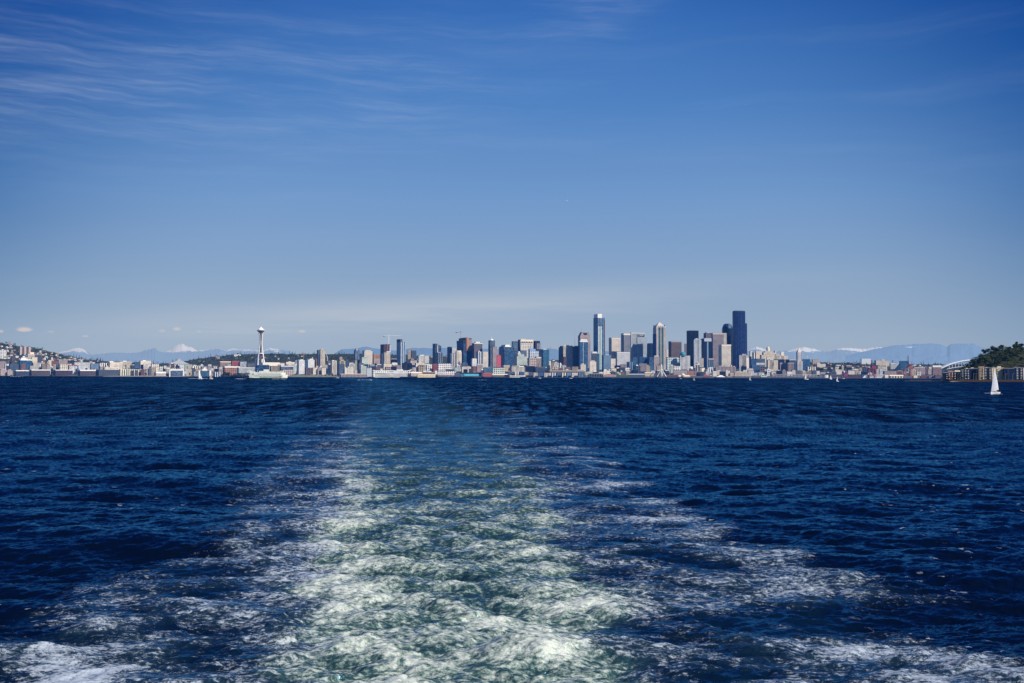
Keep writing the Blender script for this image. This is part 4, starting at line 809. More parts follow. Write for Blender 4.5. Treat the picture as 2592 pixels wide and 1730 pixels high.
b = tower(1871, 1895, 900, 4800, 'warm', 'ver', 'cream stepped tower right below the tallest skyscraper', 'l', f=.03, name='apartment_tower', cat='apartments', key='cream stepped tower', tiers=[('upper_tier', .32, .72, 896.5, 'warm', 'ver', 'l')])
b.box('lower_wing', matte(C['warm']), 906, .78, 1., grow=.6)
tower(1889, 1902, 903, 4850, 'navy', 'plain', 'navy plain slab right of the cream stepped tower', f=.6, name='office_block', cat='office')
b = tower(1899, 1913, 909, 4700, 'blue', 'glass', 'blue glass slab left of the grey blue gridded block', 'b', f=.2, name='office_block', cat='office')
tower(1912, 1936, 909, 4720, 'slate', 'big', 'slate glazed block with white framed top right of the blue glass slab', 'l', f=.1, name='office_block', cat='office', tiers=[('white_band', .05, .95, 919, 'lgrey', 'sparse', 'l', 1., 1.)])
tower(1902, 1936, 925, 4600, 'blue', 'grid', 'grey blue gridded block near the viaduct', 'l', f=.06, name='office_block', cat='office', key='grey blue gridded block')
tower(1859, 1900, 944, 4300, 'beige', 'grid', 'ornate stone pier office with twin roof turrets', 'k', f=.03, name='low_rise_block', cat='building', pent=(.3, .6, 941.5, 'beige'), key='ornate stone pier office')
tower(1897, 1904, 889, 5600, 'white', 'fine', 'small white tower right behind the tallest skyscraper', f=.3)
tower(1904, 1913, 893, 5500, 'white', 'vbig', 'white and black striped tower left of the domed hospital', 'k', f=.3)
# hospital complex
b = tower(1912, 1928, 889, 5800, 'cream', 'sparse', 'cream hospital wing with flat top left of the dome', f=.1, name='hospital', cat='hospital')
b = Bd(1924, 1964, 896, 5700, 'hospital', 'cream hospital complex with a large round topped central tower', .1, 'hospital', key='domed cream hospital')
b.box('wall', FM('cream', 'grid', 'm'), 899); b.box('upper_wing', FM('cream', 'fine', 'm'), 893, .15, .95, z0=b.z(899)); b.box('upper_wing', FM('cream', 'fine', 'm'), 889.5, .25, .75, z0=b.z(893))
MB().lathe([(b.w * .11, 0), (b.w * .11, 16), (b.w * .09, 22), (b.w * .04, 25)], 14).build('round_tower', matte(C['cream']), b.root).location = (-b.w * .0, 0, b.z(889.5))
b.box('chimney', matte(C['cream']), 888, .95, .99, z0=b.z(899))
b = tower(1962, 1994, 901, 5600, 'cream', 'fine', 'long cream hospital wing with vertical windows right of the dome', 'm', f=.05, name='hospital', cat='hospital', tiers=[('upper_wing', .05, .35, 897, 'cream', 'fine', 'm'), ('stair_tower', .45, .68, 891, 'warm', 'plain', 'm')])
tower(1940, 1955, 904, 5300, 'cream', 'sparse', 'cream stepped block below the domed hospital', 'm', f=.1, name='office_block', cat='office')
tower(1942, 1969, 912, 4900, 'cream', 'grid', 'cream courthouse block below the hospital', 'm', f=.1, name='office_block', cat='office', tiers=[('penthouse', .15, .55, 910, 'warm', 'sparse', 'm')])
tower(1955, 1986, 910.5, 5050, 'navy', 'big', 'navy banded block between the hospital wing and the courthouse', 'd', f=.1, name='office_block', cat='office')
b = tower(1974, 2009, 919, 4800, 'rose', 'ver', 'rosy pilastered courthouse left of the white pyramid tower', 'k', f=.03, name='courthouse', cat='courthouse', cap=(921, 'rose'), key='rosy pilastered courthouse')
tower(1988, 2014, 911, 5000, 'slate', 'hor', 'slate block with white roof behind the rosy courthouse', 'b', f=.4, cap=(912.3, 'warm'), name='office_block', cat='office')
b = Bd(2014, 2031, 878, 4750, 'office_tower', 'slender old white tower with pyramid roof right of the hospital', .25, 'tower', key='slender white pyramid tower')
b.box('wall', FM('white', 'ver', 'm'), 915); b.box('upper_shaft', FM('white', 'ver', 'm'), 892, .1, .9, z0=b.z(915), dep=.85)
b.box('pyramid_roof', matte((.60, .54, .48)), 880, .12, .88, z0=b.z(892), dep=.8, tx=.08, ty=.08); MB().bar((0, 0, b.z(881)), (0, 0, b.z(876)), 1., 5, .2).build('finial', matte(C['white']), b.root)
tower(2026, 2050, 908.5, 5200, 'blue', 'glass', 'dark blue hospital block with thin mast right of the white pyramid tower', 'b', f=.15, name='office_block', cat='office', cap=(909.5, 'silver'))
b = tower(2042, 2067, 929, 4650, 'warm', 'vbig', 'cream block with three dark vertical slots right of the white pyramid tower', 'd', f=.04, name='apartment_block', cat='apartments', key='cream slotted block')
# ------------------------------------------------------------------ right hand slopes
L(2055, 2073, 910, 6300, 'pink', 'grid', 'pinkish long house block on the right ridge')
L(2066, 2089, 921.5, 5600, 'warm', 'sparse', 'warm apartments in stepped blocks on the right slope', pent=(.0, .4, 919.5, 'warm'), name='apartment_block')
L(2089, 2107, 927, 5300, 'tan', 'sparse', 'tan gabled block below the right slope conifers', gable=(930, 'y'), roof='maroon')
L(2115, 2128, 924, 5400, 'warm', 'sparse', 'tall cream block with dark gaps among right slope trees')
L(2141, 2155, 926, 5200, 'brick', 'grid', 'red brick block with cream corner on the right slope', 'l', cap=(927, 'white'), name='apartment_block', key='red brick slope block')
L(2155, 2181, 934, 4900, 'warm', 'sparse', 'cream low block right of the red brick slope block')
L(2174, 2182, 931, 4850, 'tan', 'sparse', 'narrow tan block left of the first red crane')
L(2182, 2196, 932, 4950, 'slate', 'vbig', 'slate and white striped block left of the first red crane', 'd')
L(2179, 2204, 909, 6500, 'lgrey', 'plain', 'blank light grey box on the ridge above the first red crane', f=.1, roof='lgrey')
L(2214, 2250, 913, 6100, 'cream', 'grid', 'cream stepped hospital on the ridge right of the first red crane', 'm', name='hospital', cat='hospital', pent=(.45, .7, 911, 'warm'))
L(2220, 2240, 927, 5200, 'cream', 'hor', 'cream ribbon windowed block above the white cargo sheds', 'm')
L(2215, 2236, 935, 4600, 'warm', 'ver', 'warm ribbed block right of the first red crane', 'm')
L(2252, 2275, 921, 5400, 'white', 'hor', 'white terraced block left of the blue wedge building', 'm', pent=(.1, .6, 919.5, 'white'))
b = Bd(2265, 2298, 914, 4800, 'office_block', 'blue glass office with a wedge shaped left wing near the second crane', .08, 'office', key='blue wedge building')
b.box('wall', FM('teal', 'glass', 'b'), 914, .38, .98); bb = MB(); x0_, x1_ = -b.w / 2, -b.w * .12; z0_, z1_, z2_ = 0, b.z(936), b.z(921)
bb.v = [(x0_, -b.t / 2, 0), (x1_, -b.t / 2, 0), (x1_, b.t / 2, 0), (x0_, b.t / 2, 0), (x0_, -b.t / 2, z1_), (x1_, -b.t / 2, z2_), (x1_, b.t / 2, z2_), (x0_, b.t / 2, z1_)]
bb.f = [(0, 3, 2, 1), (4, 5, 6, 7), (0, 1, 5, 4), (1, 2, 6, 5), (2, 3, 7, 6), (3, 0, 4, 7)]; bb.build('wedge_wing', FM('teal', 'glass', 'd'), b.root)
L(2236, 2268, 940, 4350, 'rose', 'grid', 'rosy warehouse behind the white cargo sheds', 'm', name='warehouse')
L(2312, 2340, 930, 4600, 'rose', 'grid', 'rosy gridded block right of the second crane', 'm', cap=(931, 'warm'))
L(2340, 2353, 934, 4650, 'brick', 'grid', 'brick block left of the white arched roof', 'l')
L(2350, 2362, 929, 4900, 'cream', 'sparse', 'cream slope block left of the brick and white hall')
L(2359, 2382, 926, 4500, 'orange', 'hor', 'orange banded hall with white roof at the left foot of the white arch', 'l', cap=(930, 'white'), roof='white', name='hall')
# sheds, piers and cargo quay on the right
L(2182, 2200, 949, 4020, 'white', 'plain', 'white cargo shed left of the first red crane', name='cargo_shed', cat='shed', roof='white')
L(2196, 2240, 949.5, 3990, 'white', 'hor', 'long low white cargo shed behind the legs of the first red crane', 'l', name='cargo_shed', cat='shed', roof='white')
L(2238, 2262, 950, 3980, 'cream', 'plain', 'cream cargo shed between the two cranes', name='cargo_shed', cat='shed', roof='white')
L(2250, 2286, 949.5, 3960, 'yellow', 'vbig', 'pale yellow bulging storage shed left of the second crane', 'm', name='cargo_shed', cat='shed', gable=(952.5, 'x'), roof='cream')
L(2312, 2322, 951, 3950, 'yellow', 'plain', 'small pale yellow shed right of the second crane', name='cargo_shed', cat='shed')
L(2330, 2350, 952, 3940, 'red', 'ver', 'stack of red cargo containers on the right quay', 'm', name='container_stack', cat='containers')
L(2352, 2364, 951, 3930, 'rose', 'ver', 'stack of rosy cargo containers on the right quay', 'm', name='container_stack', cat='containers')
L(2365, 2384, 950, 3920, 'plum', 'big', 'plum and magenta cargo containers beside the wooded point', 'r', name='container_stack', cat='containers')
L(2146, 2180, 949, 4000, 'maroon', 'grid', 'row of maroon port buildings left of the first red crane', 'm', name='warehouse')
L(2100, 2134, 949, 4050, 'plum', 'hor', 'plum brown port building behind the two small sailboats', 'd', name='warehouse')
b = Bd(2082, 2096, 949, 3990, 'storage_tank', 'white cylindrical storage tank on the right waterfront', 0., 'tank')
MB().lathe([(b.w / 2, 0), (b.w / 2, b.z(949.8)), (b.w * .3, b.z(949.2)), (.5, b.z(949))], 20).build('shell', matte(C['warm']), b.root)
MB().lathe([(b.w / 2 + .5, 0), (b.w / 2 + .5, 1.)], 20).build('rim', matte(C['grey']), b.root).location = (0, 0, b.z(949.8))
# ------------------------------------------------------------------ central piers
def pier(x0, x1, y0, d, col, sty, label, w='m', **kw):
    b = low(x0, x1, y0, d, col, sty, label, w, f=.02, name=kw.pop('name', 'pier_shed'), cat=kw.pop('cat', 'pier building'), **kw)
    MB().quadbox(-b.w / 2 - 3, b.w / 2 + 3, -b.t / 2 - 12, b.t / 2, 4.6, 6.2).build('deck', matte((.09, .08, .08)), b.root)
    for i in range(int(b.w / 12)): MB().bar((-b.w / 2 + 6 + i * 12, -b.t / 2 - 10, -1), (-b.w / 2 + 6 + i * 12, -b.t / 2 - 10, 5), .8).build('pile', matte((.05, .045, .05)), b.root)
    return b
b = pier(943, 1039, 939, 4440, 'white', 'hor', 'long white multi deck pier hotel with rows of dark windows', 'd', cap=(940.3, 'white'), roof='white', name='pier_hotel', cat='hotel', key='long white pier hotel')
b.box('gable_bay', FM('white', 'big', 'k'), 937.5, 0, .05, grow=1.2); b.box('gable_bay', FM('white', 'big', 'k'), 937.5, .46, .52, grow=1.2); b.box('gable_bay', FM('white', 'big', 'k'), 937.5, .94, 1., grow=1.2); b.box('window_row', FM('white', 'big', 'b'), 940.6, .03, .97, z0=b.z(945), grow=.6); b.box('green_band', matte((.05, .22, .12)), 946.2, .05, .35, z0=b.z(947.3), grow=.8)
pier(862, 928, 946.5, 4480, 'rose', 'ver', 'long low rosy pier shed at the right end of the park lawn', roof='rose', gable=(948.5, 'x'))
pier(1040, 1067, 942, 4420, 'pink', 'sparse', 'salmon pier shed right of the long white pier hotel', gable=(945, 'x'), roof='cream')
pier(1056, 1108, 947.5, 4360, 'yellow', 'sparse', 'low yellow sided pier shed with rosy roof', gable=(950, 'x', .2), roof='beige', key='yellow sided pier shed')
pier(1070, 1100, 944, 4420, 'maroon', 'hor', 'dark red roofed shed behind the yellow sided pier shed', gable=(946.5, 'x'), roof='maroon')
b = pier(1108, 1154, 939, 4390, 'white', 'big', 'four storey white waterfront block with square dark windows', 'd', cap=(940, 'slate'), roof='slate', name='waterfront_block', cat='building', key='four storey white waterfront block')
b.box('lower_arcade', FM('rose', 'ver', 'm'), 948.5, 0, 1, grow=1.5)
b = pier(1164, 1219, 945.5, 4310, 'turq', 'glass', 'turquoise glass fronted pier hall with a dark roof', 'b', cap=(946.5, 'navy'), roof='navy', name='pier_hall', key='turquoise pier hall')
b.box('rooftop_terrace', matte(C['navy']), 943.5, .0, 1., z0=b.z(945.5)); b.box('glass_front', matte((.10, .42, .48), rough=.3), 947.5, .2, .98, z0=b.z(952), grow=1.5)
pier(1150, 1164, 944, 4340, 'dgrey', 'sparse', 'dark narrow shed left of the turquoise pier hall')
b = pier(1221, 1246, 944.5, 4300, 'red', 'plain', 'bright red curved roofed pier shed', gable=(948, 'x', .3), roof='red', key='bright red pier shed')
pier(1246, 1285, 947, 4290, 'rose', 'hor', 'low pier shed with dark awnings right of the bright red one', 'k', gable=(949, 'x'), roof='cream')
pier(1489, 1526, 946, 4100, 'slate', 'vbig', 'dark open sided pier shed holding a white boat, below the market', 'k', cap=(947.2, 'tan'), roof='black')
pier(1526, 1560, 947, 4110, 'rose', 'sparse', 'rosy gabled pier shed right of the dark open sided one', gable=(949.5, 'y'), roof='orange')
pier(1562, 1590, 949.5, 4100, 'green', 'plain', 'low dark green pier shed', gable=(951.5, 'x'), roof='green')
pier(1590, 1632, 946.5, 4120, 'slate', 'grid', 'grey aquarium pier shed left of the cream double shed', 'm', gable=(949, 'x'), roof='grey')
b = pier(1632, 1655, 943.5, 4090, 'cream', 'hor', 'cream double gabled pier shed left of the ferris wheel', 'k', cap=(945, 'cream'), roof='cream')
pier(1655, 1668, 945, 4100, 'slate', 'big', 'small slate pier shed between the cream shed and the ferris wheel', 'l', gable=(947, 'y'), roof='slate')
pier(1683, 1716, 949, 4090, 'maroon', 'plain', 'maroon roofed pier shed right of the ferris wheel', gable=(952, 'x'), roof='maroon')
b = pier(1717, 1747, 950, 4070, 'yellow', 'plain', 'pale yellow pier shed with a white round dome', gable=(952.5, 'x', .2), roof='yellow')
MB().lathe([(8, 0), (7, 5), (3, 8), (.4, 9)], 14).build('dome', matte(C['white']), b.root).location = (-6, 0, b.z(951))
pier(1748, 1762, 951, 4070, 'rose', 'hor', 'pinkish shed with white awning right of the domed pier shed', 'k')
pier(1780, 1793, 948.5, 4080, 'red', 'plain', 'red pavilion with a pyramid roof left of the white tents', gable=(952, 'x', .9), roof='red')
b = pier(1811, 1838, 950, 4060, 'cream', 'plain', 'white concert tents with swooping ridge on a pier', gable=(956, 'x', .85), roof='white', name='tent', cat='tent', key='white concert tents')
pier(1838, 1856, 954, 4055, 'rose', 'plain', 'low rosy tent right of the white concert tents', gable=(956.5, 'x', .4), roof='pink', name='tent', cat='tent')
pier(1926, 1941, 949, 4070, 'pgreen', 'big', 'white and pale green ferry terminal with small tower', 'k', pent=(.2, .45, 946.5, 'white'), name='ferry_terminal', cat='terminal')
pier(1905, 1926, 951, 4080, 'rose', 'hor', 'pinkish low terminal wing left of the pale green ferry terminal', 'k')
tower(1704, 1740, 938, 4350, 'rose', 'grid', 'long brick warehouse with small windows above the maroon pier roof', 'm', f=.02, name='warehouse', cat='warehouse')
tower(1740, 1757, 940, 4340, 'orange', 'grid', 'terracotta warehouse left of the white arched monument tower', 'm', f=.02, name='warehouse', cat='warehouse')
b = Bd(1755, 1776, 915.5, 4500, 'office_tower', 'cream art deco tower with rounded shoulders on a broad stone base', 0., 'tower', key='cream art deco tower')
b.box('base', FM('pink', 'sparse', 'm'), 940); b.box('shaft', FM('cream', 'vbig', 'm'), 924, .26, .74, dep=.8); b.box('shoulder', matte(C['cream']), 919, .26, .74, z0=b.z(924), dep=.8, tx=.7, ty=.7); b.box('crown', matte(C['cream']), 915.5, .38, .62, z0=b.z(919), tx=.6)
tower(1773, 1781, 907, 4900, 'cream', 'hor', 'slim cream block right of the cream art deco tower', 'm', f=.05, name='apartment_tower', cat='apartments')
tower(1776, 1784, 932, 4500, 'cream', 'plain', 'small cream cube between the art deco tower and the dark banded tower', f=.05, name='low_rise_block', cat='building')
tower(1747, 1754, 928.5, 4600, 'white', 'plain', 'small white cube left of the cream art deco tower', f=.05, name='low_rise_block', cat='building')
tower(1792, 1807, 908, 4800, 'slate', 'vbig', 'slate ribbed block with rosy top below the broad rosy slab', 'l', f=.1, name='office_block', cat='office', cap=(911, 'rose'))
b = tower(1786, 1802, 935, 4450, 'warm', 'vbig', 'white church like block with small turrets left of the broad rosy stone block', 'd', f=.1, name='low_rise_block', cat='building')
b.box('turret', matte(C['white']), 930, .62, .70, grow=.3); b.box('turret', matte(C['white']), 931, .32, .40, grow=.3)
# ------------------------------------------------------------------ fillers: low blocks tucked between the named ones
R = random.Random(21)
def ground_at(px, py, lo=None, hi=None):
    s = float(shore(px)); hi = hi or float(ridge(px)[0]); y = (lo or s + 60)
    while y < hi:
        g_ = gz(X(px, y), y); yy = horiz(px) + (CAMZ - g_) / y * F
        if yy <= py: return y
        y += 25
    return hi
USED = set()
def near_phrase(px, py, d):
    best = sorted(KEYS, key=lambda k: abs(k[0] - px) * 1. + abs(k[1] - py) * .25)[:6]
    out = []
    for k in best:
        dxp = px - k[0]
        if abs(dxp) < 7: rel = 'in front of the' if d < k[2] else 'behind the'
        elif dxp < 0: rel = 'left of the' if dxp > -22 else 'some way left of the'
        else: rel = 'right of the' if dxp < 22 else 'some way right of the'
        out.append(rel + ' ' + k[3])
    return out
def unique_label(desc, px, py, d):
    for ph in near_phrase(px, py, d):
        for pre in ('', 'small ', 'squat ', 'plain '):
            l = pre + desc + ' ' + ph
            if l not in USED and len(l.split()) <= 16: USED.add(l); return l
    for w_ in ('lower', 'upper', 'further', 'nearer', 'second', 'third', 'fourth'):
        l = w_ + ' ' + desc + ' ' + near_phrase(px, py, d)[0]
        if l not in USED and len(l.split()) <= 16: USED.add(l); return l
    return None
cols_ = [('warm', 'cream'), ('cream', 'cream'), ('white', 'white'), ('warm', 'warm white'), ('rose', 'rosy'), ('brick', 'brick red'), ('lgrey', 'light grey'), ('slate', 'slate'), ('beige', 'beige'), ('brown', 'brown'), ('pink', 'pinkish'), ('dgrey', 'dark grey'), ('tan', 'tan'), ('navy', 'navy'), ('pgreen', 'pale green'), ('slate', 'slate blue'), ('black', 'black')]
feat = [('grid', 'gridded', 'l'), ('fine', 'many windowed', 'm'), ('hor', 'banded', 'm'), ('ver', 'ribbed', 'm'), ('sparse', 'plain walled', 'm'), ('big', 'wide windowed', 'k')]
def filler(x0, x1, y0, d, grp):
    c, cn = R.choice(cols_); f_, fn_, w_ = R.choice(feat)
    if (c in ('navy', 'slate', 'dgrey', 'brown')) and w_ == 'm': w_ = 'k'
    rf = R.choice(['flat', 'flat', 'gab', 'pent'])
    lab = unique_label(cn + ' ' + fn_ + (' block' if rf == 'flat' else ' gabled block' if rf == 'gab' else ' stepped block'), (x0 + x1) / 2, y0, d)
    if not lab: return
    kw = {}
    if rf == 'gab': kw['gable'] = (y0 + 1.8, R.choice('xy'), R.choice([0, .4])); kw['roof'] = R.choice(['maroon', 'slate', 'grey', 'orange', 'cream', 'dgrey'])
    if rf == 'pent': a = R.random() * .4; kw['pent'] = (a, a + .4, y0 - 1.5 - R.random() * 1.5, R.choice([c, 'white', 'lgrey']))
    low(x0, x1, y0, d, c, f_, lab, w_, f=R.choice([.03, .1, .2]), group=grp, **kw)
def row(xa, xb, ya, yb, da, db, wa, wb, grp, skip=.0):
    x = xa
    while x < xb:
        w = R.uniform(wa, wb)
        if R.random() > skip: filler(x, x + w, R.uniform(ya, yb), R.uniform(da, db), grp)
        x += w * R.uniform(.8, 1.3)
G1 = 'low blocks between the towers and the piers'
row(1040, 1500, 934, 943, 4420, 4520, 9, 20, G1); row(1500, 1960, 936, 945, 4300, 4420, 8, 18, G1); row(1040, 1480, 922, 933, 4560, 4700, 10, 20, G1, .1)
row(1560, 1960, 926, 938, 4480, 4600, 8, 16, G1, .15); row(1940, 2066, 934, 944, 4330, 4500, 8, 15, G1); row(880, 1040, 927, 938, 4520, 4600, 9, 17, G1, .1)
row(1384, 1424, 905, 922, 5000, 5400, 7, 13, 'blocks in the gap between the hotel and the cream slab tower'); row(1384, 1424, 922, 935, 4600, 4800, 8, 13, 'blocks in the gap between the hotel and the cream slab tower')
G2 = 'low blocks on the left flats'
row(0, 330, 921, 934, 5100, 5300, 5, 13, G2, .2); row(0, 200, 910, 921, 5350, 5600, 5, 9, G2, .5); row(330, 620, 921, 933, 4950, 5200, 6, 14, G2, .1); row(330, 560, 930, 939, 4850, 4950, 6, 12, G2, .1); row(690, 900, 921, 935, 4800, 5000, 6, 13, G2, .1); row(366, 560, 938, 945, 4760, 4850, 8, 16, G2, .45)
G3 = 'low blocks on the right slopes'
row(2040, 2385, 934, 946, 4250, 4700, 8, 18, G3, .05); row(2045, 2370, 926, 935, 4900, 5300, 6, 12, G3, .4)
# ------------------------------------------------------------------ houses on the slopes (copied from a few prototypes)
def copy_tree(o, parent=None):
    c = o.copy(); COL.objects.link(c)
    if parent is not None: c.parent = parent
    for ch in o.children: copy_tree(ch, c)
    return c
HM = [('white', 'white walled', 'slate', 'dark roof'), ('cream', 'cream walled', 'maroon', 'maroon roof'), ('rose', 'rosy walled', 'dgrey', 'grey roof'), ('brown', 'brown walled', 'orange', 'terracotta roof'), ('lgrey', 'grey walled', 'lgrey', 'pale roof')]
PROTO = []
for i, (wc_, wn_, rc_, rn_) in enumerate(HM):
    r_ = empty('house', (0, 0, 0))
    MB().quadbox(-5.5, 5.5, -4.5, 4.5, -6, 5.8).build('wall', matte(C[wc_]), r_)
    MB().gable(-6, 6, -5, 5, 5.8, 9.2, 'x' if i % 2 else 'y').build('roof', matte(C[rc_]), r_)
    for q in (-2.8, 2.8): MB().quadbox(q - 1, q + 1, -4.62, -4.5, 1.5, 4.2).build('window', matte(C['black']), r_)
    PROTO.append([r_, wn_ + ' house with ' + rn_, False])
def place_house(px, py, area, grp, smin=.9, smax=1.5):
    d = ground_at(px, py); x = X(px, d); k = R.randrange(len(PROTO)); p = PROTO[k]
    o = p[0] if not p[2] else copy_tree(p[0]); p[2] = True
    o.location = (x, d, gz(x, d) - .5); o.rotation_euler = (0, 0, R.uniform(-.5, .6)); s = R.uniform(smin, smax); o.scale = (s, s, s)
    tag(o, p[1] + ' ' + area, 'house', grp)
def ridge_y(px): return float(np.interp(px, _rx, _ry))
for i in range(150):
    px = R.uniform(-10, 330) if R.random() < .5 else R.uniform(-10, 210); ry = ridge_y(px); place_house(px, R.uniform(ry + 3, min(ry + 44, 930)), 'on the steep left hillside', 'houses on the steep left hillside')
for i in range(60): px = R.uniform(2040, 2370); ry = ridge_y(px); place_house(px, R.uniform(ry + 2, ry + 14), 'on the right slope below the blue mountains', 'houses on the right slope')
for i in range(50): px = R.uniform(1028, 1430); ry = ridge_y(px); place_house(px, R.uniform(ry + 1, ry + 13), 'on the hill behind the central towers', 'houses on the hill behind the towers')
for i in range(34): px = R.uniform(340, 900); ry = ridge_y(px); place_house(px, R.uniform(ry + 6, ry + 16), 'among the trees of the wooded ridge', 'houses among the trees of the ridge', .7, 1.1)
for p in PROTO:
    if not p[2]: pass
# ------------------------------------------------------------------ trees
def leafmat(a, b_, haze=1.2):
    m = bpy.data.materials.new('foliage'); m.use_nodes = True; t = NT(m.node_tree); t.n.clear()
    P = t.node('ShaderNodeNewGeometry').outputs['Position']; oi = t.node('ShaderNodeObjectInfo').outputs['Random']
    n = t.noise(P, .35, 3, .6)
    c = t.mix(t.ss(t.m('ADD', n, t.m('MULTIPLY', t.m('SUBTRACT', oi, .5), .35)), .3, .7), a, b_)
    p = t.node('ShaderNodeBsdfPrincipled'); t.set(p.inputs['Base Color'], c); p.inputs['Roughness'].default_value = .8; p.inputs['Specular IOR Level'].default_value = .15
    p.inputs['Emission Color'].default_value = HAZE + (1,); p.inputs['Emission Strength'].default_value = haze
    o = t.node('ShaderNodeOutputMaterial'); t.l.new(p.outputs[0], o.inputs[0]); return m
def leaf_blob(mb, c, rad, n, sz, r):
    for _ in range(n):
        v = Vector((r.gauss(0, 1), r.gauss(0, 1), r.gauss(0, 1))).normalized() * (r.random() ** .4)
        p = Vector(c) + Vector((v.x * rad[0], v.y * rad[1], v.z * rad[2])); q = Matrix.Rotation(r.uniform(0, 6.28), 3, Vector((r.gauss(0, 1), r.gauss(0, 1), r.gauss(0, 1))))
        s = sz * r.uniform(.6, 1.3); b = len(mb.v)
        for (a, b2) in ((-s, -s * .6), (s, -s * .6), (s * .7, s * .7), (-s * .8, s * .6)): mb.v.append(tuple(p + q @ Vector((a, b2, 0))))
        mb.f.append((b, b + 1, b + 2, b + 3))
def broad(name, H, W_, n, lm, tm, r):
    e = empty(name, (0, 0, 0)); tb = MB(); tb.tube([(0, 0, -3), (0, 0, H * .25), (W_ * .05, 0, H * .5)], [H * .035, H * .028, H * .015])
    mb = MB()
    for i in range(r.randint(7, 10)):
        a = r.uniform(0, 6.28); rr = W_ * .5 * r.uniform(.15, .72); zc = H * r.uniform(.38, .86); c = (rr * math.cos(a) * (1.25 - zc / H * .6), rr * math.sin(a), zc)
        tb.bar((0, 0, H * .3), c, H * .012, 4, H * .004)
        leaf_blob(mb, c, (W_ * .24, W_ * .24, H * .13), n // 9, W_ * .045, r)
    tb.build('trunk', tm, e); mb.build('crown', lm, e); return e
def conif(name, H, W_, n, lm, tm, r):
    e = empty(name, (0, 0, 0)); MB().bar((0, 0, -3), (0, 0, H * .97), H * .022, 5, H * .004).build('trunk', tm, e); mb = MB()
    for i in range(n):
        z_ = H * (.12 + .88 * r.random() ** 1.2); rr = W_ * .5 * (1.02 - z_ / H) * (.55 + .45 * abs(math.sin(z_ / H * 22))) * r.uniform(.5, 1.1); a = r.uniform(0, 6.28)
        p = Vector((rr * math.cos(a), rr * math.sin(a), z_)); u = Vector((math.cos(a), math.sin(a), -.35)) * W_ * .13; w = Vector((-math.sin(a), math.cos(a), 0)) * W_ * .07
        b = len(mb.v)
        for q in (p - u - w, p - u + w, p + u * r.uniform(.6, 1.3)): mb.v.append(tuple(q))
        mb.f.append((b, b + 1, b + 2))
    mb.build('crown', lm, e); return e
tm = matte((.05, .035, .03)); rt = random.Random(5)
lc = leafmat((.012, .026, .022), (.035, .055, .038)); lb = leafmat((.030, .050, .028), (.085, .105, .050)); lw = leafmat((.014, .030, .011), (.062, .088, .026), .35); ln = leafmat((.016, .034, .018), (.045, .07, .032), .9)
def scatter(protos, spots, label, cat, group):
    used = [False] * len(protos)
    for i, (x, y, z, s) in enumerate(spots):
        k = i % len(protos); o = protos[k] if not used[k] else copy_tree(protos[k]); used[k] = True
        o.location = (x, y, z); o.rotation_euler = (0, 0, rt.uniform(0, 6.28)); o.scale = (s * rt.uniform(.9, 1.15), s, s * rt.uniform(.85, 1.2)); tag(o, label, cat, group)
def spots(n, fx, fy, s0, s1):
    out = []
    for i in range(n):
        px = fx(); d = ground_at(px, fy(px)); x = X(px, d); out.append((x, d, gz(x, d) - 1, rt.uniform(s0, s1)))
    return out
cp = lambda: [conif('conifer', 24, 10, 170, lc, tm, rt) for _ in range(3)]
bp_ = lambda: [broad('broadleaf_tree', 15, 15, 300, lb, tm, rt) for _ in range(3)]
U_ = rt.uniform
def clumpx(cs, sd): return lambda: rt.choice(cs) + rt.gauss(0, sd)
scatter(cp(), spots(75, lambda: U_(500, 945), lambda px: ridge_y(px) + U_(-1, 5), .55, 1.05), 'dark conifer on the wooded ridge behind the observation tower', 'tree', 'conifers on the wooded ridge')
scatter(bp_(), spots(45, lambda: U_(440, 945), lambda px: ridge_y(px) + U_(2, 17), .8, 1.4), 'broadleaf tree on the wooded ridge behind the observation tower', 'tree', 'broadleaf trees on the wooded ridge')
scatter(cp(), spots(44, clumpx([186, 237, 245, 255, 320, 323, 348, 351, 372, 385, 405, 435, 448, 457, 295, 335, 362, 395, 420], 4), lambda px: ridge_y(px) + U_(-1, 3), .7, 1.15), 'dark conifer standing on the skyline of the left flats', 'tree', 'conifers on the left skyline')
scatter(cp(), spots(28, lambda: U_(-10, 280), lambda px: ridge_y(px) + U_(-1, 24), .55, .95), 'dark conifer among houses on the steep left hillside', 'tree', 'conifers on the left hillside')
scatter(bp_(), spots(52, lambda: U_(-10, 300), lambda px: ridge_y(px) + U_(-1, 36), .7, 1.15), 'broadleaf tree among houses on the steep left hillside', 'tree', 'broadleaf trees on the left hillside')
scatter(cp(), spots(50, lambda: U_(2045, 2480), lambda px: ridge_y(px) + U_(-1, 6), .75, 1.2), 'dark conifer on the right ridge below the blue mountains', 'tree', 'conifers on the right ridge')
scatter(bp_(), spots(26, lambda: U_(2045, 2440), lambda px: ridge_y(px) + U_(0, 16), .7, 1.1), 'broadleaf tree on the right slope below the blue mountains', 'tree', 'broadleaf trees on the right slope')
scatter(bp_(), spots(16, lambda: U_(960, 1430), lambda px: ridge_y(px) + U_(-1, 6), .7, 1.1), 'broadleaf tree on the hill behind the central towers', 'tree', 'trees on the hill behind the towers')
def shore_trees(xs, y, d, s0, s1, label, group, name='broadleaf_tree'):
    sp = []
    for px in xs: x = X(px, d); sp.append((x, d + rt.uniform(-15, 15), gz(x, d) - 1, rt.uniform(s0, s1)))
    scatter([broad(name, 15, 15, 330, ln, tm, rt) for _ in range(2)], sp, label, 'tree', group)
shore_trees([566, 570, 575, 580, 585], 0, 4690, 1.5, 1.9, 'tall round green tree in the clump on the shore left of the ferry', 'round trees on the shore left of the ferry')
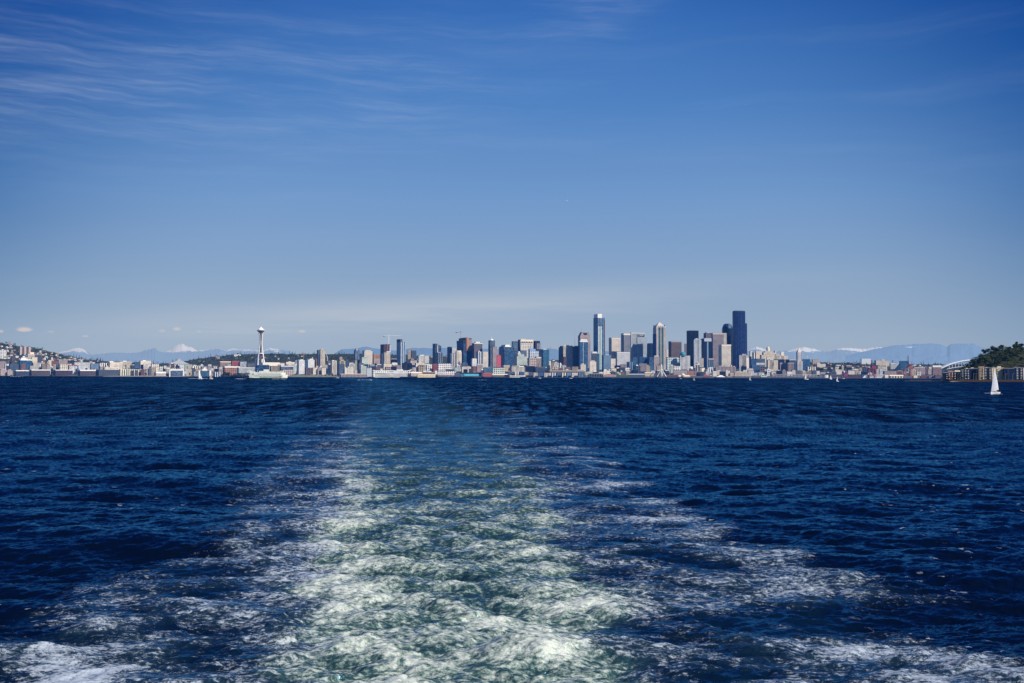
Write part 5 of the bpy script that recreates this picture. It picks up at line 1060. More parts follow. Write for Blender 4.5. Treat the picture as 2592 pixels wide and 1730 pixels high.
shore_trees(list(range(592, 646, 6)), 0, 4680, 1.4, 1.8, 'dark green tree in the long row behind the ferry stern', 'trees behind the ferry stern')
shore_trees([50, 56, 62, 68, 86, 92, 98, 104, 110, 117], 0, 5110, 1.1, 1.5, 'green tree between the left waterfront offices and the hillside', 'trees above the left waterfront offices')
shore_trees([125, 128, 131, 134, 186, 190, 30, 34, 370, 378], 0, 4880, .8, 1.3, 'small green tree between buildings on the left waterfront', 'trees between left waterfront buildings')
shore_trees([205, 212, 219, 226, 233], 0, 5080, 1., 1.4, 'green tree in the row behind the brown waterfront office', 'trees behind the brown waterfront office')
shore_trees([690, 696, 702, 746, 757, 766, 776, 784, 832, 842, 850, 930, 934], 0, 4610, .6, .95, 'small dark green tree near the park lawn', 'trees near the park lawn')
shore_trees([1332, 1338, 1345, 1540, 1546, 1552, 1563, 1700, 1830, 1880, 1960, 1975], 0, 4330, .8, 1.2, 'dark green tree between the downtown piers and the low blocks', 'trees behind the downtown piers')
shore_trees([2068, 2076, 2084, 2118, 2124, 2130, 2136, 2163, 2172, 2186, 2210], 0, 5000, 1.4, 2., 'dense dark green tree in the clump on the right slope', 'dense trees on the right slope')
shore_trees([302, 312, 333, 345, 357, 388, 398, 410, 420, 440, 452, 468, 482, 500, 515, 528, 545, 556], 0, 4890, .7, 1.1, 'small dark street tree between the warehouses on the left flats', 'street trees on the left flats', 'street_tree')
shore_trees([712, 730, 760, 800, 815, 826, 845, 862, 880, 892, 905, 925, 938, 990, 1010, 1046, 1060, 1085], 0, 4600, .6, 1., 'small dark street tree among the apartment towers left of centre', 'street trees among the left apartment towers', 'street_tree')
shore_trees([1100, 1155, 1185, 1205, 1230, 1262, 1295, 1310, 1360, 1390, 1405, 1420, 1440, 1478, 1500, 1530, 1572, 1600, 1628, 1660, 1690, 1725, 1765, 1800, 1862, 1890, 1925, 1950], 0, 4390, .6, 1., 'small dark street tree behind the central piers', 'street trees behind the central piers', 'street_tree')
shore_trees([2072, 2090, 2106, 2126, 2148, 2165, 2184, 2212, 2228, 2250, 2272, 2302, 2322, 2345, 2368], 0, 4200, .6, 1., 'small dark street tree behind the right hand port', 'street trees behind the right hand port', 'street_tree')
# a mass of undergrowth nobody could count
mb = MB(); ru = random.Random(9)
for i in range(1250):
    px = ru.uniform(330, 1000) if i < 640 else (ru.uniform(-20, 320) if i < 880 else ru.uniform(2040, 2440)); d = ground_at(px, ridge_y(px) + ru.uniform(1, 20)); x = X(px, d)
    leaf_blob(mb, (x, d, gz(x, d) + 3), (16, 16, 6), 26, 2.6, ru)
tag(mb.build('undergrowth', leafmat((.020, .032, .026), (.060, .075, .042))), 'tangled green undergrowth covering the wooded slopes behind the city', kind='stuff')
# ------------------------------------------------------------------ park lawn and breakwaters
def strip(name, a0, a1, d0, d1, z0, z1, col, label, n=30, kind='structure', jit=.4):
    a = np.linspace(a0, a1, n); u = np.linspace(0, 1, 7); A, Q = np.meshgrid(a, u, indexing='ij'); e = np.sin(np.linspace(0, np.pi, n)) ** .35
    Yv = d0 + (d1 - d0) * Q; Xv = (A - CX) / F * Yv; rr = np.random.default_rng(3).normal(size=A.shape) * jit
    Zv = -1 + (z0 + (z1 - z0) * Q + 1 + rr) * e[:, None]; Zv[:, 0] = -1.
    return gridmesh(name, Xv, Yv, Zv, matte(col, var=.35, scale=.05), label=label, kind=kind)
strip('park_lawn', 728, 862, 4560, 4680, 5, 15, (.17, .18, .12), 'pale terraced park lawn on the shore right of the ferry', 40)
strip('beach', 256, 520, 4730, 4790, 1.5, 5, (.26, .22, .18), 'pale gravel beach along the left shore', 40)
strip('breakwater', 2040, 2150, 3900, 3945, 1., 3., (.05, .05, .05), 'dark rock edge of the right port', 40)
# ------------------------------------------------------------------ wooded point on the right
_wx = [2290, 2380, 2400, 2430, 2444, 2458, 2468, 2480, 2494, 2508, 2529, 2543, 2571, 2600, 2700, 2900, 3300]
_wy = [962, 960, 957, 942, 934, 925, 914, 906, 896, 893, 888, 884, 881, 881, 874, 868, 860]
def wshore(a): return np.interp(a, [2290, 2330, 2380, 2400, 3300], [2330, 2260, 2180, 2110, 2050])
def wground(x, y):
    a = x / y * F + CX; s = wshore(a); t_ = np.clip((y - s - 110) / 520., 0, 1); Hh = CAMZ + (s + 630) * (horiz(a) - np.interp(a, _wx, _wy)) / F
    g0 = np.interp(a, [2290, 2375, 2400, 3300], [.3, 1.2, 4.2, 4.2]); flat_ = g0 + 0 * y
    h = flat_ + np.maximum(Hh - flat_, 0) * t_ ** .8
    return h * np.clip(1 - (y - s - 900) / 600, 0, 1)
aw = np.arange(2290, 3300, 8.); tw = np.concatenate([[0, .5, 14, 60, 110], np.linspace(130, 640, 18), np.linspace(700, 1480, 10)])
Aw, Tw = np.meshgrid(aw, tw, indexing='ij'); Yw = wshore(Aw) + Tw; 
lim = np.interp(Aw, [2290, 2380, 2420], [60, 90, 1480]); Yw = wshore(Aw) + np.minimum(Tw, lim); Xw = (Aw - CX) / F * Yw; Zw = wground(Xw, Yw); Zw[:, 0] = -1.5
mp_ = bpy.data.materials.new('headland'); mp_.use_nodes = True; t = NT(mp_.node_tree); t.n.clear()
P = t.node('ShaderNodeNewGeometry').outputs['Position']; z = t.sep(P)[2]; n = t.noise(P, .04, 5, .6)
c = t.mix(t.ss(z, 4.0, 8.), t.mix(n, (.012, .013, .014, 1), (.045, .042, .038, 1)), t.mix(n, (.010, .018, .008, 1), (.03, .035, .014, 1)))
c = t.mix(t.m('MULTIPLY', t.ss(z, 1.8, 1.1), t.ss(t.sep(P)[0], 960., 930.)), c, (.30, .26, .20, 1)); c = t.mix(t.m('MULTIPLY', t.ss(z, 4.1, 3.7), t.ss(t.sep(P)[0], 930., 960.)), c, (.035, .018, .016, 1))
p = t.node('ShaderNodeBsdfPrincipled'); t.set(p.inputs['Base Color'], c); p.inputs['Roughness'].default_value = .95; o = t.node('ShaderNodeOutputMaterial'); t.l.new(p.outputs[0], o.inputs[0])
gridmesh('headland', Xw, Yw, Zw, mp_, label='dark headland with a seawall at the right edge', kind='structure')
wt = [broad('broadleaf_tree', 17, 17, 900, lw, tm, rt) for _ in range(5)]
sp = []
for i in range(105):
    px = 2430 + 240 * rt.random() ** 1.3; s = float(wshore(px)); d = s + 120 + 560 * rt.random() ** .8; x = X(px, d); sp.append((x, d, float(wground(np.float64(x), np.float64(d))) - 1.5, rt.uniform(.7, 1.1) * (.6 if px < 2450 else 1)))
scatter(wt, sp, 'dense green tree covering the wooded point at the right edge', 'tree', 'trees covering the wooded point')
sp = [(X(px, 2150), 2150 + rt.uniform(-6, 6), 4., rt.uniform(.35, .6)) for px in [2388, 2400, 2410, 2433, 2438, 2446, 2460, 2472, 2483, 2498, 2510, 2518, 2526, 2533, 2541, 2552, 2562, 2575, 2586]]
scatter([broad('street_tree', 14, 12, 400, lw, tm, rt) for _ in range(2)], sp, 'small street tree in front of the right hand condominiums', 'tree', 'street trees by the right hand condominiums')
mb = MB(); ru = random.Random(4)
for i in range(260):
    px = 2440 + 420 * ru.random(); q = float(wshore(px)); d = q + 130 + 540 * ru.random(); x = X(px, d); leaf_blob(mb, (x, d, float(wground(np.float64(x), np.float64(d))) + 5), (9, 9, 7), 70, 1.3, ru)
tag(mb.build('undergrowth', lw), 'dense green undergrowth between the trees of the wooded point', kind='stuff')
# condominiums under the trees; shade on their fronts is painted into dark wall colours
def condo(x0, x1, y0, col, sty, label, w='d', bal='white', tops=(), side=None, d=2175):
    b = Bd(x0, x1, y0, d, 'condominium', label, .12, 'condominium', 'condominiums below the wooded point', yb=963.5)
    b.box('wall', FMN(col, sty, w), y0); hh = b.z(y0); nfl = max(3, int(hh / 3.4))
    for k in range(1, nfl):
        for q in bal_cols.get(label, (.1,)):
            MB().quadbox(-b.w / 2 + b.w * q, -b.w / 2 + b.w * (q + .17), -b.t / 2 - 1.6, -b.t / 2, k * hh / nfl - .15, k * hh / nfl + .9).build('balcony', matte(C[bal], haze=.3), b.root)
    MB().quadbox(-b.w / 2 - .4, b.w / 2 + .4, -b.t / 2 - .4, b.t / 2 + .4, hh, hh + .5).build('roof', matte(C['lgrey'], haze=.3), b.root)
    for (r0, r1, yt, cc) in tops: b.box('penthouse', matte(C[cc], haze=.3), yt, r0, r1, z0=hh + .6, dep=.6)
def FMN(col, sty, w): 
    bb, f, wu, wv = ST[sty]; return facade(C[col], GW[w], 3.6, 3.2, wu, wv, .75, .2, .35) if sty != 'plain' else matte(C[col], haze=.35)
bal_cols = {}
CD = [(2386, 2398, 944, 'black', 'grid', 'shade darkened condominium slab at the left end of the row below the wooded point', 'k', 'white', (), (.7,)),
      (2398, 2412, 941, 'brick', 'grid', 'brick red condominium with white balconies, second from the left end', 'k', 'white', ((.1, .9, 939.5, 'orange'),), (.1, .7)),
      (2412, 2432, 941.5, 'black', 'grid', 'shade darkened condominium with a cream top floor left of the dark tall ones', 'k', 'warm', ((.2, .9, 938, 'cream'),), (.1,)),
      (2432, 2440, 937, 'dgrey', 'grid', 'narrow grey condominium behind a lamp post', 'k', 'lgrey', (), (.3,)),
      (2440, 2457, 934, 'navy', 'grid', 'shade darkened condominium with two columns of white balconies', 'k', 'white', ((.3, .5, 932.5, 'white'),), (.05, .45)),
      (2457, 2476, 933, 'black', 'grid', 'shade darkened condominium with a cream upper corner', 'd', 'cream', ((.0, .35, 931, 'cream'),), (.6,)),
      (2476, 2491, 930, 'tan', 'big', 'golden condominium with orange roof trim', 'k', 'white', ((.0, 1., 928.5, 'orange'),), (.7,)),
      (2491, 2507, 931.5, 'black', 'grid', 'shade darkened condominium with white portal frames left of the big cream one', 'd', 'white', ((.2, .5, 930, 'rose'),), (.05, .75)),
      (2508, 2539, 931.5, 'yellow', 'sparse', 'big cream condominium behind the white sailboat', 'k', 'warm', ((.5, .8, 928, 'cream'),), (.42,)),
      (2539, 2565, 933, 'navy', 'fine', 'navy condominium right of the big cream one', 'k', 'slate', (), (.3,)),
      (2565, 2588, 931, 'navy', 'grid', 'shade darkened blue condominium with scattered white balconies', 'd', 'white', ((.1, .8, 929.8, 'slate'),), (.25, .7)),
      (2588, 2612, 932, 'cream', 'grid', 'cream condominium at the right edge', 'd', 'white', (), (.2,)), (2614, 2650, 932, 'slate', 'grid', 'slate condominium just past the right edge', 'd', 'white', (), (.2,))][:12]
for i, (x0, x1, y0, col, sty, lab, w, bal, tops, bc) in enumerate(CD):
    bal_cols[lab] = bc; condo(x0, x1, y0, col, sty, lab, w, bal, tops, d=2172 + (i % 3) * 5)
# lamp posts
for i, px in enumerate([2424, 2430, 2464, 2470, 2545, 2563]):
    e = empty('street_lamp', (X(px, 2128), 2128, 4.2), 0, label=['slim grey street lamp on the seawall, %s from the left' % w for w in ('first', 'second', 'third', 'fourth', 'fifth', 'sixth')][i], cat='street lamp', group='street lamps on the right seawall')
    MB().bar((0, 0, 0), (0, 0, 13), .16, 6, .1).build('pole', matte(C['lgrey'], haze=.3), e); MB().bar((0, 0, 12.8), (2.2, 0, 13.2), .1, 5).quadbox(1.6, 2.8, -.25, .25, 13., 13.25).build('lamp_head', matte(C['lgrey'], haze=.3), e)
# small jetty at the tip
e = empty('jetty', (X(2322, 2320), 2320, 0), 0, label='dark timber jetty off the tip of the wooded point', cat='jetty')
MB().quadbox(-18, 32, -3, 3, 2.2, 2.8).build('deck', matte((.16, .14, .12), haze=.3), e)
for q in range(-17, 32, 4): MB().bar((q, -2.6, -2), (q, -2.6, 3.4), .28).build('pile', matte((.03, .025, .02), haze=.3), e)
# ------------------------------------------------------------------ stadium arch
DA = 4700.; xa = lambda px: X(px, DA); e = empty('stadium', (xa(2455), DA, 3), 0, label='stadium with white arched roof truss rising behind the wooded point', cat='stadium')
def azt(px, off=0.): u = (px - 2466) / 87.; return at(px, 934.5 - 22.5 * (1 - u * u) + off, DA).z - 3
wht = matte((.78, .78, .76)); ox = e.location.x
MB().tube([(xa(p) - ox, 0, azt(p)) for p in range(2379, 2554, 6)], 3.4, 8).build('arch', wht, e); MB().tube([(xa(p) - ox, 60, azt(p) - 4) for p in range(2379, 2554, 6)], 2.4, 6).build('arch', matte(C['silver']), e)
low_z = lambda px: at(px, 937.5 - 10.5 * (1 - ((px - 2466) / 80.) ** 2), DA).z - 3
MB().tube([(xa(p) - ox, -1, low_z(p)) for p in range(2396, 2540, 6)], 1.4, 6).build('roof_edge', wht, e)
for p in range(2402, 2536, 8): MB().bar((xa(p) - ox, -1, low_z(p)), (xa(p) - ox, 0, azt(p)), 1.5).build('hanger', wht, e)
MB().quadbox(xa(2384) - ox, xa(2548) - ox, 10, 140, 0, 30).build('stand', matte((.05, .08, .16)), e)  # blue shade below the roof is painted into the stand's colour
# ------------------------------------------------------------------ observation tower
DN = 4950.; kx_ = DN / F; c = at(660.4, 836, DN); g_ = gz(c.x, DN) ; e = empty('observation_tower', (c.x, DN, g_), 0, label='tall white observation tower with a saucer shaped top on three curved legs', cat='tower'); KEYS.append((660, 836, DN, 'white observation tower'))
zz = lambda y: at(660.4, y, DN).z - g_
nw = matte((.78, .76, .70)); nd = matte((.12, .09, .10)); 
prof = [(948, 12.), (921, 9.3), (909, 8.2), (895, 6.2), (882, 4.3), (871, 3.0), (860, 3.2), (850, 4.0), (843, 5.6)]
for a in (math.radians(-8), math.radians(112), math.radians(232)):
    tb = MB()
    for off_ in (-1.7, 1.7):
        tb.tube([(kx_ * r * math.cos(a) - off_ * math.sin(a), kx_ * r * math.sin(a) + off_ * math.cos(a), zz(y) if y < 948 else 0) for (y, r) in prof], [2.0, 1.9, 1.9, 1.8, 1.6, 1.5, 1.4, 1.3, 1.2], 4)
    tb.build('leg', nw, e)
MB().lathe([(4.6, 0), (4.2, zz(871)), (4.6, zz(843))], 6).build('core', nd, e)
MB().lathe([(6.3 * kx_, zz(896.3)), (6.6 * kx_, zz(895)), (6.3 * kx_, zz(894))], 24).build('lower_ring', nw, e)
MB().lathe([(2.2 * kx_, zz(848)), (4. * kx_, zz(843)), (8.2 * kx_, zz(839.6)), (8.8 * kx_, zz(838.6))], 32).build('underside', matte((.20, .17, .18)), e)
MB().lathe([(8.8 * kx_, zz(838.5)), (9.2 * kx_, zz(837.2))], 32).build('window_band', matte((.03, .05, .09), rough=.2), e)
MB().lathe([(10.4 * kx_, zz(837.0)), (10.6 * kx_, zz(836.3)), (10.2 * kx_, zz(835.7))], 32).build('halo', nw, e)
MB().lathe([(7.8 * kx_, zz(835.6)), (6.4 * kx_, zz(833.6)), (4. * kx_, zz(831.2)), (1.6 * kx_, zz(829.4)), (.7 * kx_, zz(828.))], 32).build('roof', nw, e, smooth=True)
MB().bar((0, 0, zz(829)), (0, 0, zz(818)), 1.3, 6, .3).build('spire', matte(C['silver']), e)
# ------------------------------------------------------------------ cranes and masts
def tower_crane(px, ytop, ybot, d, x0, x1, yj, col, label, luff=None):
    c = at(px, ybot, d); e = empty('tower_crane', c, 0, label=label, cat='crane'); z_ = lambda y, p=px: at(p, y, d).z - c.z; kx2 = d / F; mt = matte(col)
    m_ = MB()
    h = z_(yj)
    for q in ((-1.2, -1.2), (1.2, -1.2), (1.2, 1.2), (-1.2, 1.2)): m_.bar((q[0], q[1], 0), (q[0], q[1], h), .45)
    for k in range(int(h / 5)): m_.bar((-1.2 * (-1) ** k, -1.2, k * 5), (1.2 * (-1) ** k, -1.2, k * 5 + 5), .3)
    m_.build('mast', mt, e)
    if luff is None:
        j = MB().bar(((x0 - px) * kx2, 0, h + 1), ((x1 - px) * kx2, 0, h + 2.), .9).bar(((x0 - px) * kx2 * .1, 0, h + 5), ((x1 - px) * kx2, 0, h + 2.5), .35); j.build('jib', mt, e)
        MB().bar((0, 0, h), (0, 0, z_(ytop)), .9, 4, .4).build('apex', mt, e); MB().quadbox((x0 - px) * kx2, (x0 - px) * kx2 * .7, -1.5, 1.5, h - 3, h + .5).build('counterweight', matte(C['dgrey']), e)
        MB().bar((0, 0, z_(ytop)), ((x1 - px) * kx2 * .6, 0, h + 3), .25).bar((0, 0, z_(ytop)), ((x0 - px) * kx2 * .9, 0, h + 1), .25).build('stay', mt, e)
    else: MB().bar((0, 0, h), ((luff[0] - px) * kx2, 0, z_(luff[1])), .9).build('jib', mt, e)
    MB().quadbox(-1.8, 1.8, -2.2, 1., h - 3, h).build('cab', mt, e)
tower_crane(984, 847, 893, 5140, 969, 1016, 851.5, C['white'], 'white tower crane over the unfinished brown tower')
tower_crane(1166, 838.5, 858, 5280, 1153, 1171, 842, C['rose'], 'pinkish tower crane over the red unfinished tower')
tower_crane(768, 894, 911, 4900, 763, 776, 896.5, C['orange'], 'small orange tower crane above the twin curved condominiums')
tower_crane(829, 892, 915, 5000, 0, 0, 905, C['white'], 'small white luffing crane right of the tall cream tower', luff=(823, 892))
def mast(px, y0, y1, d, col, label, r=.8):
    c = at(px, y1, d); h = at(px, y0, d).z - c.z; e = empty('radio_mast', c, 0, label=label, cat='mast')
    m_ = MB()
    for a in (0, 2.1, 4.2): m_.bar((r * 2 * math.cos(a), r * 2 * math.sin(a), 0), (0, 0, h), .5 * r)
    m_.build('lattice', matte(col), e)
    for q in (.35, .6): MB().quadbox(-r * 1.6, r * 1.6, -r, r, h * q, h * q + 2).build('platform', matte(C['white']), e)
mast(147, 889, 911, 5700, C['rose'], 'red and white lattice mast on the left hillside', 1.2); mast(1394, 875, 902, 6200, (.5, .15, .15), 'reddish lattice mast on the hill right of the teal tower', .8); mast(185, 924, 951, 4900, C['white'], 'tall white flag mast on the left shore', .8)
mast(1455, 838, 880, 5500, C['rose'], 'thin pinkish mast left of the octagonal topped tower', .6); mast(2044, 899, 912, 5300, C['white'], 'thin white mast on the dark blue hospital block', .8)
def port_crane(x0, x1, px, ytop, d, col, label, lean):
    c = at((x0 + x1) / 2, 957.5, d); e = empty('container_crane', (c.x, d, 2.5), 0, label=label, cat='crane', group='red container cranes on the right quay'); mt = matte(col); z_ = lambda y: at((x0 + x1) / 2, y, d).z - 2.5
    w = (x1 - x0) / F * d / 2; k = d / F
    for sx in (-1, 1):
        for y_ in (0, 22): MB().quadbox(sx * w - 1., sx * w + 1., y_ - 1., y_ + 1., 0, z_(932)).build('leg', mt, e)
    for zq in (z_(947), z_(934)): MB().quadbox(-w - 1, w + 1, -.9, .9, zq - 1., zq + 1.).quadbox(-w - 1, w + 1, 21.1, 22.9, zq - 1., zq + 1.).build('cross_beam', mt, e)
    MB().quadbox(-w * .2, w * 1.1, 2, 20, z_(931.5), z_(927.5)).build('machinery_house', mt, e)
    bx = ((px - (x0 + x1) / 2)) * k
    MB().bar((bx * .8 + lean, -4, z_(930)), (bx, -8, z_(ytop)), 2.4, 4, 1.3).build('boom', matte(tuple(v * .45 for v in col)), e)
    MB().bar((w * .8, 10, z_(927)), (bx * .6, 0, z_((ytop + 930) / 2 + 2)), 1.1).bar((w * .3, 12, z_(928)), (bx * .9, -2, z_(921)), 1.2).build('stay', mt, e)
port_crane(2201, 2217, 2204, 911.5, 3975, (.34, .05, .08), 'crimson container crane with raised boom, left one on the right quay', 2)
port_crane(2292, 2311, 2297, 900.5, 3955, (.40, .10, .08), 'orange red container crane with taller raised boom, right one on the quay', 2)
# maroon ship with funnel
e = empty('cargo_ship', (X(2140, 3990), 3990, 0), 0, label='maroon cargo ship with white bridge and dark funnel in the right port', cat='ship')
MB().quadbox(-16, 16, -6, 6, -1, 9, 1.06, 1.).build('hull', matte(C['maroon']), e); MB().quadbox(-9, 9, -5, 5, 9, 20).build('superstructure', matte((.22, .05, .12)), e); MB().lathe([(2.5, 20), (2.2, 27)], 10).build('funnel', matte(C['maroon']), e)
MB().lathe([(3, 0), (4, 3), (3, 6), (.5, 7)], 10, -6, 0).build('radar_dome', matte(C['white']), e).location = (0, 0, 24); MB().bar((-6, 0, 20), (-6, 0, 26), .4).build('mast', matte(C['white']), e)
# ------------------------------------------------------------------ ferris wheel
d = 4070; c = at(1675, 957, d); e = empty('ferris_wheel', (c.x, d, 6), math.radians(74), label='white ferris wheel seen almost edge on at the end of a pier', cat='ferris wheel'); z_ = lambda y: at(1675, y, d).z - 6
R_ = (z_(925) - z_(953)) / 2; zc = z_(953) + R_ + 1; m_ = MB()
for yy in (-1.5, 1.5):
    pts = [(R_ * math.cos(a), yy, zc + R_ * math.sin(a)) for a in [2 * math.pi * i / 32 for i in range(33)]]; m_.tube(pts, .7, 4)
for i in range(16): a = 2 * math.pi * i / 16; m_.bar((0, 0, zc), (R_ * math.cos(a), 0, zc + R_ * math.sin(a)), .25)
m_.build('wheel', nw, e); MB().bar((0, -4, zc), (0, 4, zc), 1.6, 8).build('hub', nw, e)
for i in range(21): a = 2 * math.pi * i / 21; MB().quadbox(-1.2, 1.2, -1.3, 1.3, -1.4, 1.4, .7, .7).build('cabin', wht, e).location = (R_ * 1.03 * math.cos(a), 0, zc + R_ * 1.03 * math.sin(a))
for sy in (-1, 1):
    for sx in (-1, 1): MB().bar((sx * 6, sy * 18, 0), (0, sy * 4, zc), 1.3, 6, .9).build('leg', nw, e)
# ------------------------------------------------------------------ viaduct
d = 4190; x0_, x1_ = X(1952, d), X(2068, d); e = empty('viaduct', ((x0_ + x1_) / 2, d, 3), 0, label='double deck grey road viaduct below the white pyramid tower', cat='viaduct'); w = (x1_ - x0_) / 2; z_ = lambda y: at(2010, y, d).z - 3; vc = matte((.30, .30, .29))
for nm, y_ in (('upper_deck', 948.8), ('lower_deck', 952.3)): MB().quadbox(-w, w, -7, 7, z_(y_) - 1.6, z_(y_)).build(nm, vc, e); MB().quadbox(-w, w, -7.3, -6.9, z_(y_) + .1, z_(y_) + 1.1).build('parapet', matte((.42, .41, .39)), e)
for i in range(13): q = -w + 4 + i * (2 * w - 8) / 12; MB().quadbox(q - 1, q + 1, -6, 6, 0, z_(948.8) - 1.7).build('column', vc, e)
# ------------------------------------------------------------------ ferry
DF = 2730.; kf = DF / F; c = at(674, 960.5, DF); e = empty('ferry', (c.x, DF, 0), math.radians(4), label='large white car ferry with green hull stripe crossing in front of the left shore', cat='ferry'); KEYS.append((674, 945, DF, 'ferry'))
fw = matte((.68, .70, .63), haze=.4); fg = matte((.015, .13, .075), haze=.4); fk = matte((.012, .016, .022), haze=.3)
def fx(px): return (px - 674) * kf
def fz(y): return (960.6 - y) * kf
def hullring(x0, x1, hw, tip, n=10):
    pts = []
    for i in range(n + 1): u = i / n; pts.append((x0 + (x1 - x0) * u, -hw * (1 - abs(2 * u - 1) ** tip)))
    return pts + [(x, -y) for (x, y) in reversed(pts[1:-1])]
MB().prism([(x, y * .92) for x, y in hullring(fx(624), fx(724), 11, 5)], -1, fz(957.6), 1.03).build('hull', fg, e)
MB().prism(hullring(fx(620.5), fx(727), 12.5, 7), fz(957.6), fz(957.2)).build('rub_rail', fw, e)
MB().prism(hullring(fx(621), fx(727), 12.2, 9), fz(957.2), fz(949.6)).build('car_deck', fw, e)
MB().quadbox(fx(623), fx(633.5), -12.7, -12.2, fz(957.), fz(952.2)).build('deck_opening', fk, e)
MB().quadbox(fx(660), fx(713), -12.6, -12.2, fz(957.2), fz(954.6)).build('green_stripe', fg, e)
for i in range(13): q = 661 + i * 4.; MB().bar((fx(q), -12.8, fz(957.3)), (fx(q + 2), -12.8, fz(955.1)), .5).bar((fx(q + 4), -12.8, fz(957.3)), (fx(q + 2), -12.8, fz(955.1)), .5).build('brace', fw, e)
MB().prism(hullring(fx(624.5), fx(722), 11.4, 10), fz(949.5), fz(944.3)).build('passenger_cabin', fw, e)
for i in range(30): q = 645 + i * 2.4; MB().quadbox(fx(q), fx(q + 1.3), -12.35, -12.15, fz(953.6), fz(951.9)).build('window', fk, e)
for i in range(22): q = 655 + i * 2.7; MB().quadbox(fx(q), fx(q + 1.6), -11.7, -11.3, fz(948.8), fz(947.6)).build('window', matte((.05, .16, .11), haze=.3), e)
MB().quadbox(fx(641.5), fx(645.5), -11.8, -11.3, fz(949.), fz(947.4)).quadbox(fx(625.5), fx(628), -11.8, -11.3, fz(949), fz(947.4)).build('side_door', fk, e)
MB().quadbox(fx(627), fx(646), -8, 8, fz(944.2), fz(942)).build('sun_deck', fw, e); MB().quadbox(fx(646), fx(716), -9.5, 9.5, fz(944.2), fz(943.2)).build('sun_deck', fw, e)
MB().quadbox(fx(657), fx(680), -7, 7, fz(943.1), fz(940.6)).build('deckhouse', fw, e); MB().quadbox(fx(658), fx(673), -7.3, -7., fz(946.2), fz(944.8)).build('window_band', fk, e)
MB().quadbox(fx(667.5), fx(680), -5, 5, fz(940.5), fz(936.3), .93, .9).build('funnel', fw, e); MB().quadbox(fx(667.5), fx(680), -4.6, 4.6, fz(936.2), fz(935.4), .8, .8).build('funnel_top', fk, e)
for px_ in (632, 712): MB().quadbox(fx(px_ - 4), fx(px_ + 4), -5, 5, fz(942 if px_ == 632 else 943.2), fz(939.5), .85, .85).build('pilothouse', fw, e); MB().quadbox(fx(px_ - 3.6), fx(px_ + 3.6), -5.05, 4.6, fz(941.2), fz(940.3)).build('pilothouse_window', fk, e)
for q in (684, 690, 696, 703, 708): MB().quadbox(fx(q), fx(q + 3), -8.5, -6, fz(943.1), fz(941.6)).build('life_raft', matte(C['white'], haze=.3), e)
for px_ in (640, 652, 722): MB().bar((fx(px_), 0, fz(943)), (fx(px_), 0, fz(937.5)), .35, 6).build('mast', fw, e)
MB().bar((fx(725.5), 0, fz(956)), (fx(728.4), 0, fz(946.8)), .8, 4, .4).build('jack_staff', fw, e)
# ------------------------------------------------------------------ sailboats, motorboats
def hull(L_, B_, H_, mat, e, name='hull'):
    mb = MB(); n = 10; st_ = []
    for i in range(n + 1):
        u = i / n; w = B_ / 2 * (math.sin(math.pi * min(1, u * .55 + .45)) ** .7 if u > .0 else .7); w = B_ / 2 * (1 - max(0, (u - .35) / .65) ** 2.2) * (.78 + .22 * min(1, u / .35))
        sh = H_ * (1 + .25 * (u - .4) ** 2 * 3); x = -L_ / 2 + L_ * u
        st_.append([(x, -w, sh), (x, -w * .85, sh * .35), (x * .97, -w * .3, -.3), (x * .97, w * .3, -.3), (x, w * .85, sh * .35), (x, w, sh)])
    for s_ in st_: mb.v += s_
    for i in range(n):
        for j in range(5): a = i * 6 + j; mb.f.append((a, a + 1, a + 7, a + 6))
        mb.f.append((i * 6 + 5, i * 6, i * 6 + 6, i * 6 + 11))
    mb.f.append((0, 5, 4, 3, 2, 1)); return mb.build(name, mat, e)
def sail(p0, p1, p2, belly, mat, e, name):
    """p0 tack, p1 clew, p2 head; belly along +y"""
    mb = MB(); n = 8; p0, p1, p2 = Vector(p0), Vector(p1), Vector(p2)
    for i in range(n + 1):
        for j in range(n + 1):
            u = i / n; v = j / n; a = p0.lerp(p2, v); b_ = p1.lerp(p2, v); q = a.lerp(b_, u); q = q + Vector((0, 1, 0)) * belly * math.sin(math.pi * u) * (1 - v) ** .7 + (b_ - a).normalized() * (math.sin(math.pi * v) * .12 * (p1 - p0).length * u if (b_ - a).length > 1e-6 else 0)
            mb.v.append(tuple(q))
    for i in range(n):
        for j in range(n): a = i * (n + 1) + j; mb.f.append((a, a + 1, a + n + 2, a + n + 1))
    return mb.build(name, mat, e, smooth=True)
sw = matte((.62, .62, .66), haze=.15, var=.06, scale=.5); hw_ = matte((.76, .76, .74), haze=.1); 
D0 = 735.; c = at(2518, 996.5, D0); H0 = (996 - 925) / F * D0
e = empty('sailboat', (c.x, D0, 0), math.radians(-140), label='large white sailboat with two tall sails near the right edge', cat='sailboat')
Ls = 12.5
hull(Ls, 3.6, 1.5, hw_, e); MB().quadbox(-2.5, 2.6, -1., 1., 1.45, 2.1, .8, .75).build('cabin', hw_, e); MB().quadbox(-2.1, 2.1, 1.01, 1.06, 1.65, 1.95).quadbox(-2.1, 2.1, -1.06, -1.01, 1.65, 1.95).build('cabin_window', matte(C['black'], haze=.1), e)
MB().bar((1.0, 0, 1.2), (1.0, 0, H0), .16, 8, .08).build('mast', matte((.6, .6, .6), haze=.1), e); MB().bar((1.0, 0, 3.1), (-4.2, .9, 3.1), .13, 6).build('boom', matte((.5, .5, .5), haze=.1), e)
sail((.9, 0, 3.3), (-4.2, .95, 3.3), (.95, .2, H0 * .98), .9, sw, e, 'mainsail'); sail((6.0, .1, 2.0), (.4, 1.6, 2.6), (1.1, .1, H0 * .86), 1.0, matte((.50, .52, .60), haze=.15, var=.06, scale=.5), e, 'jib')
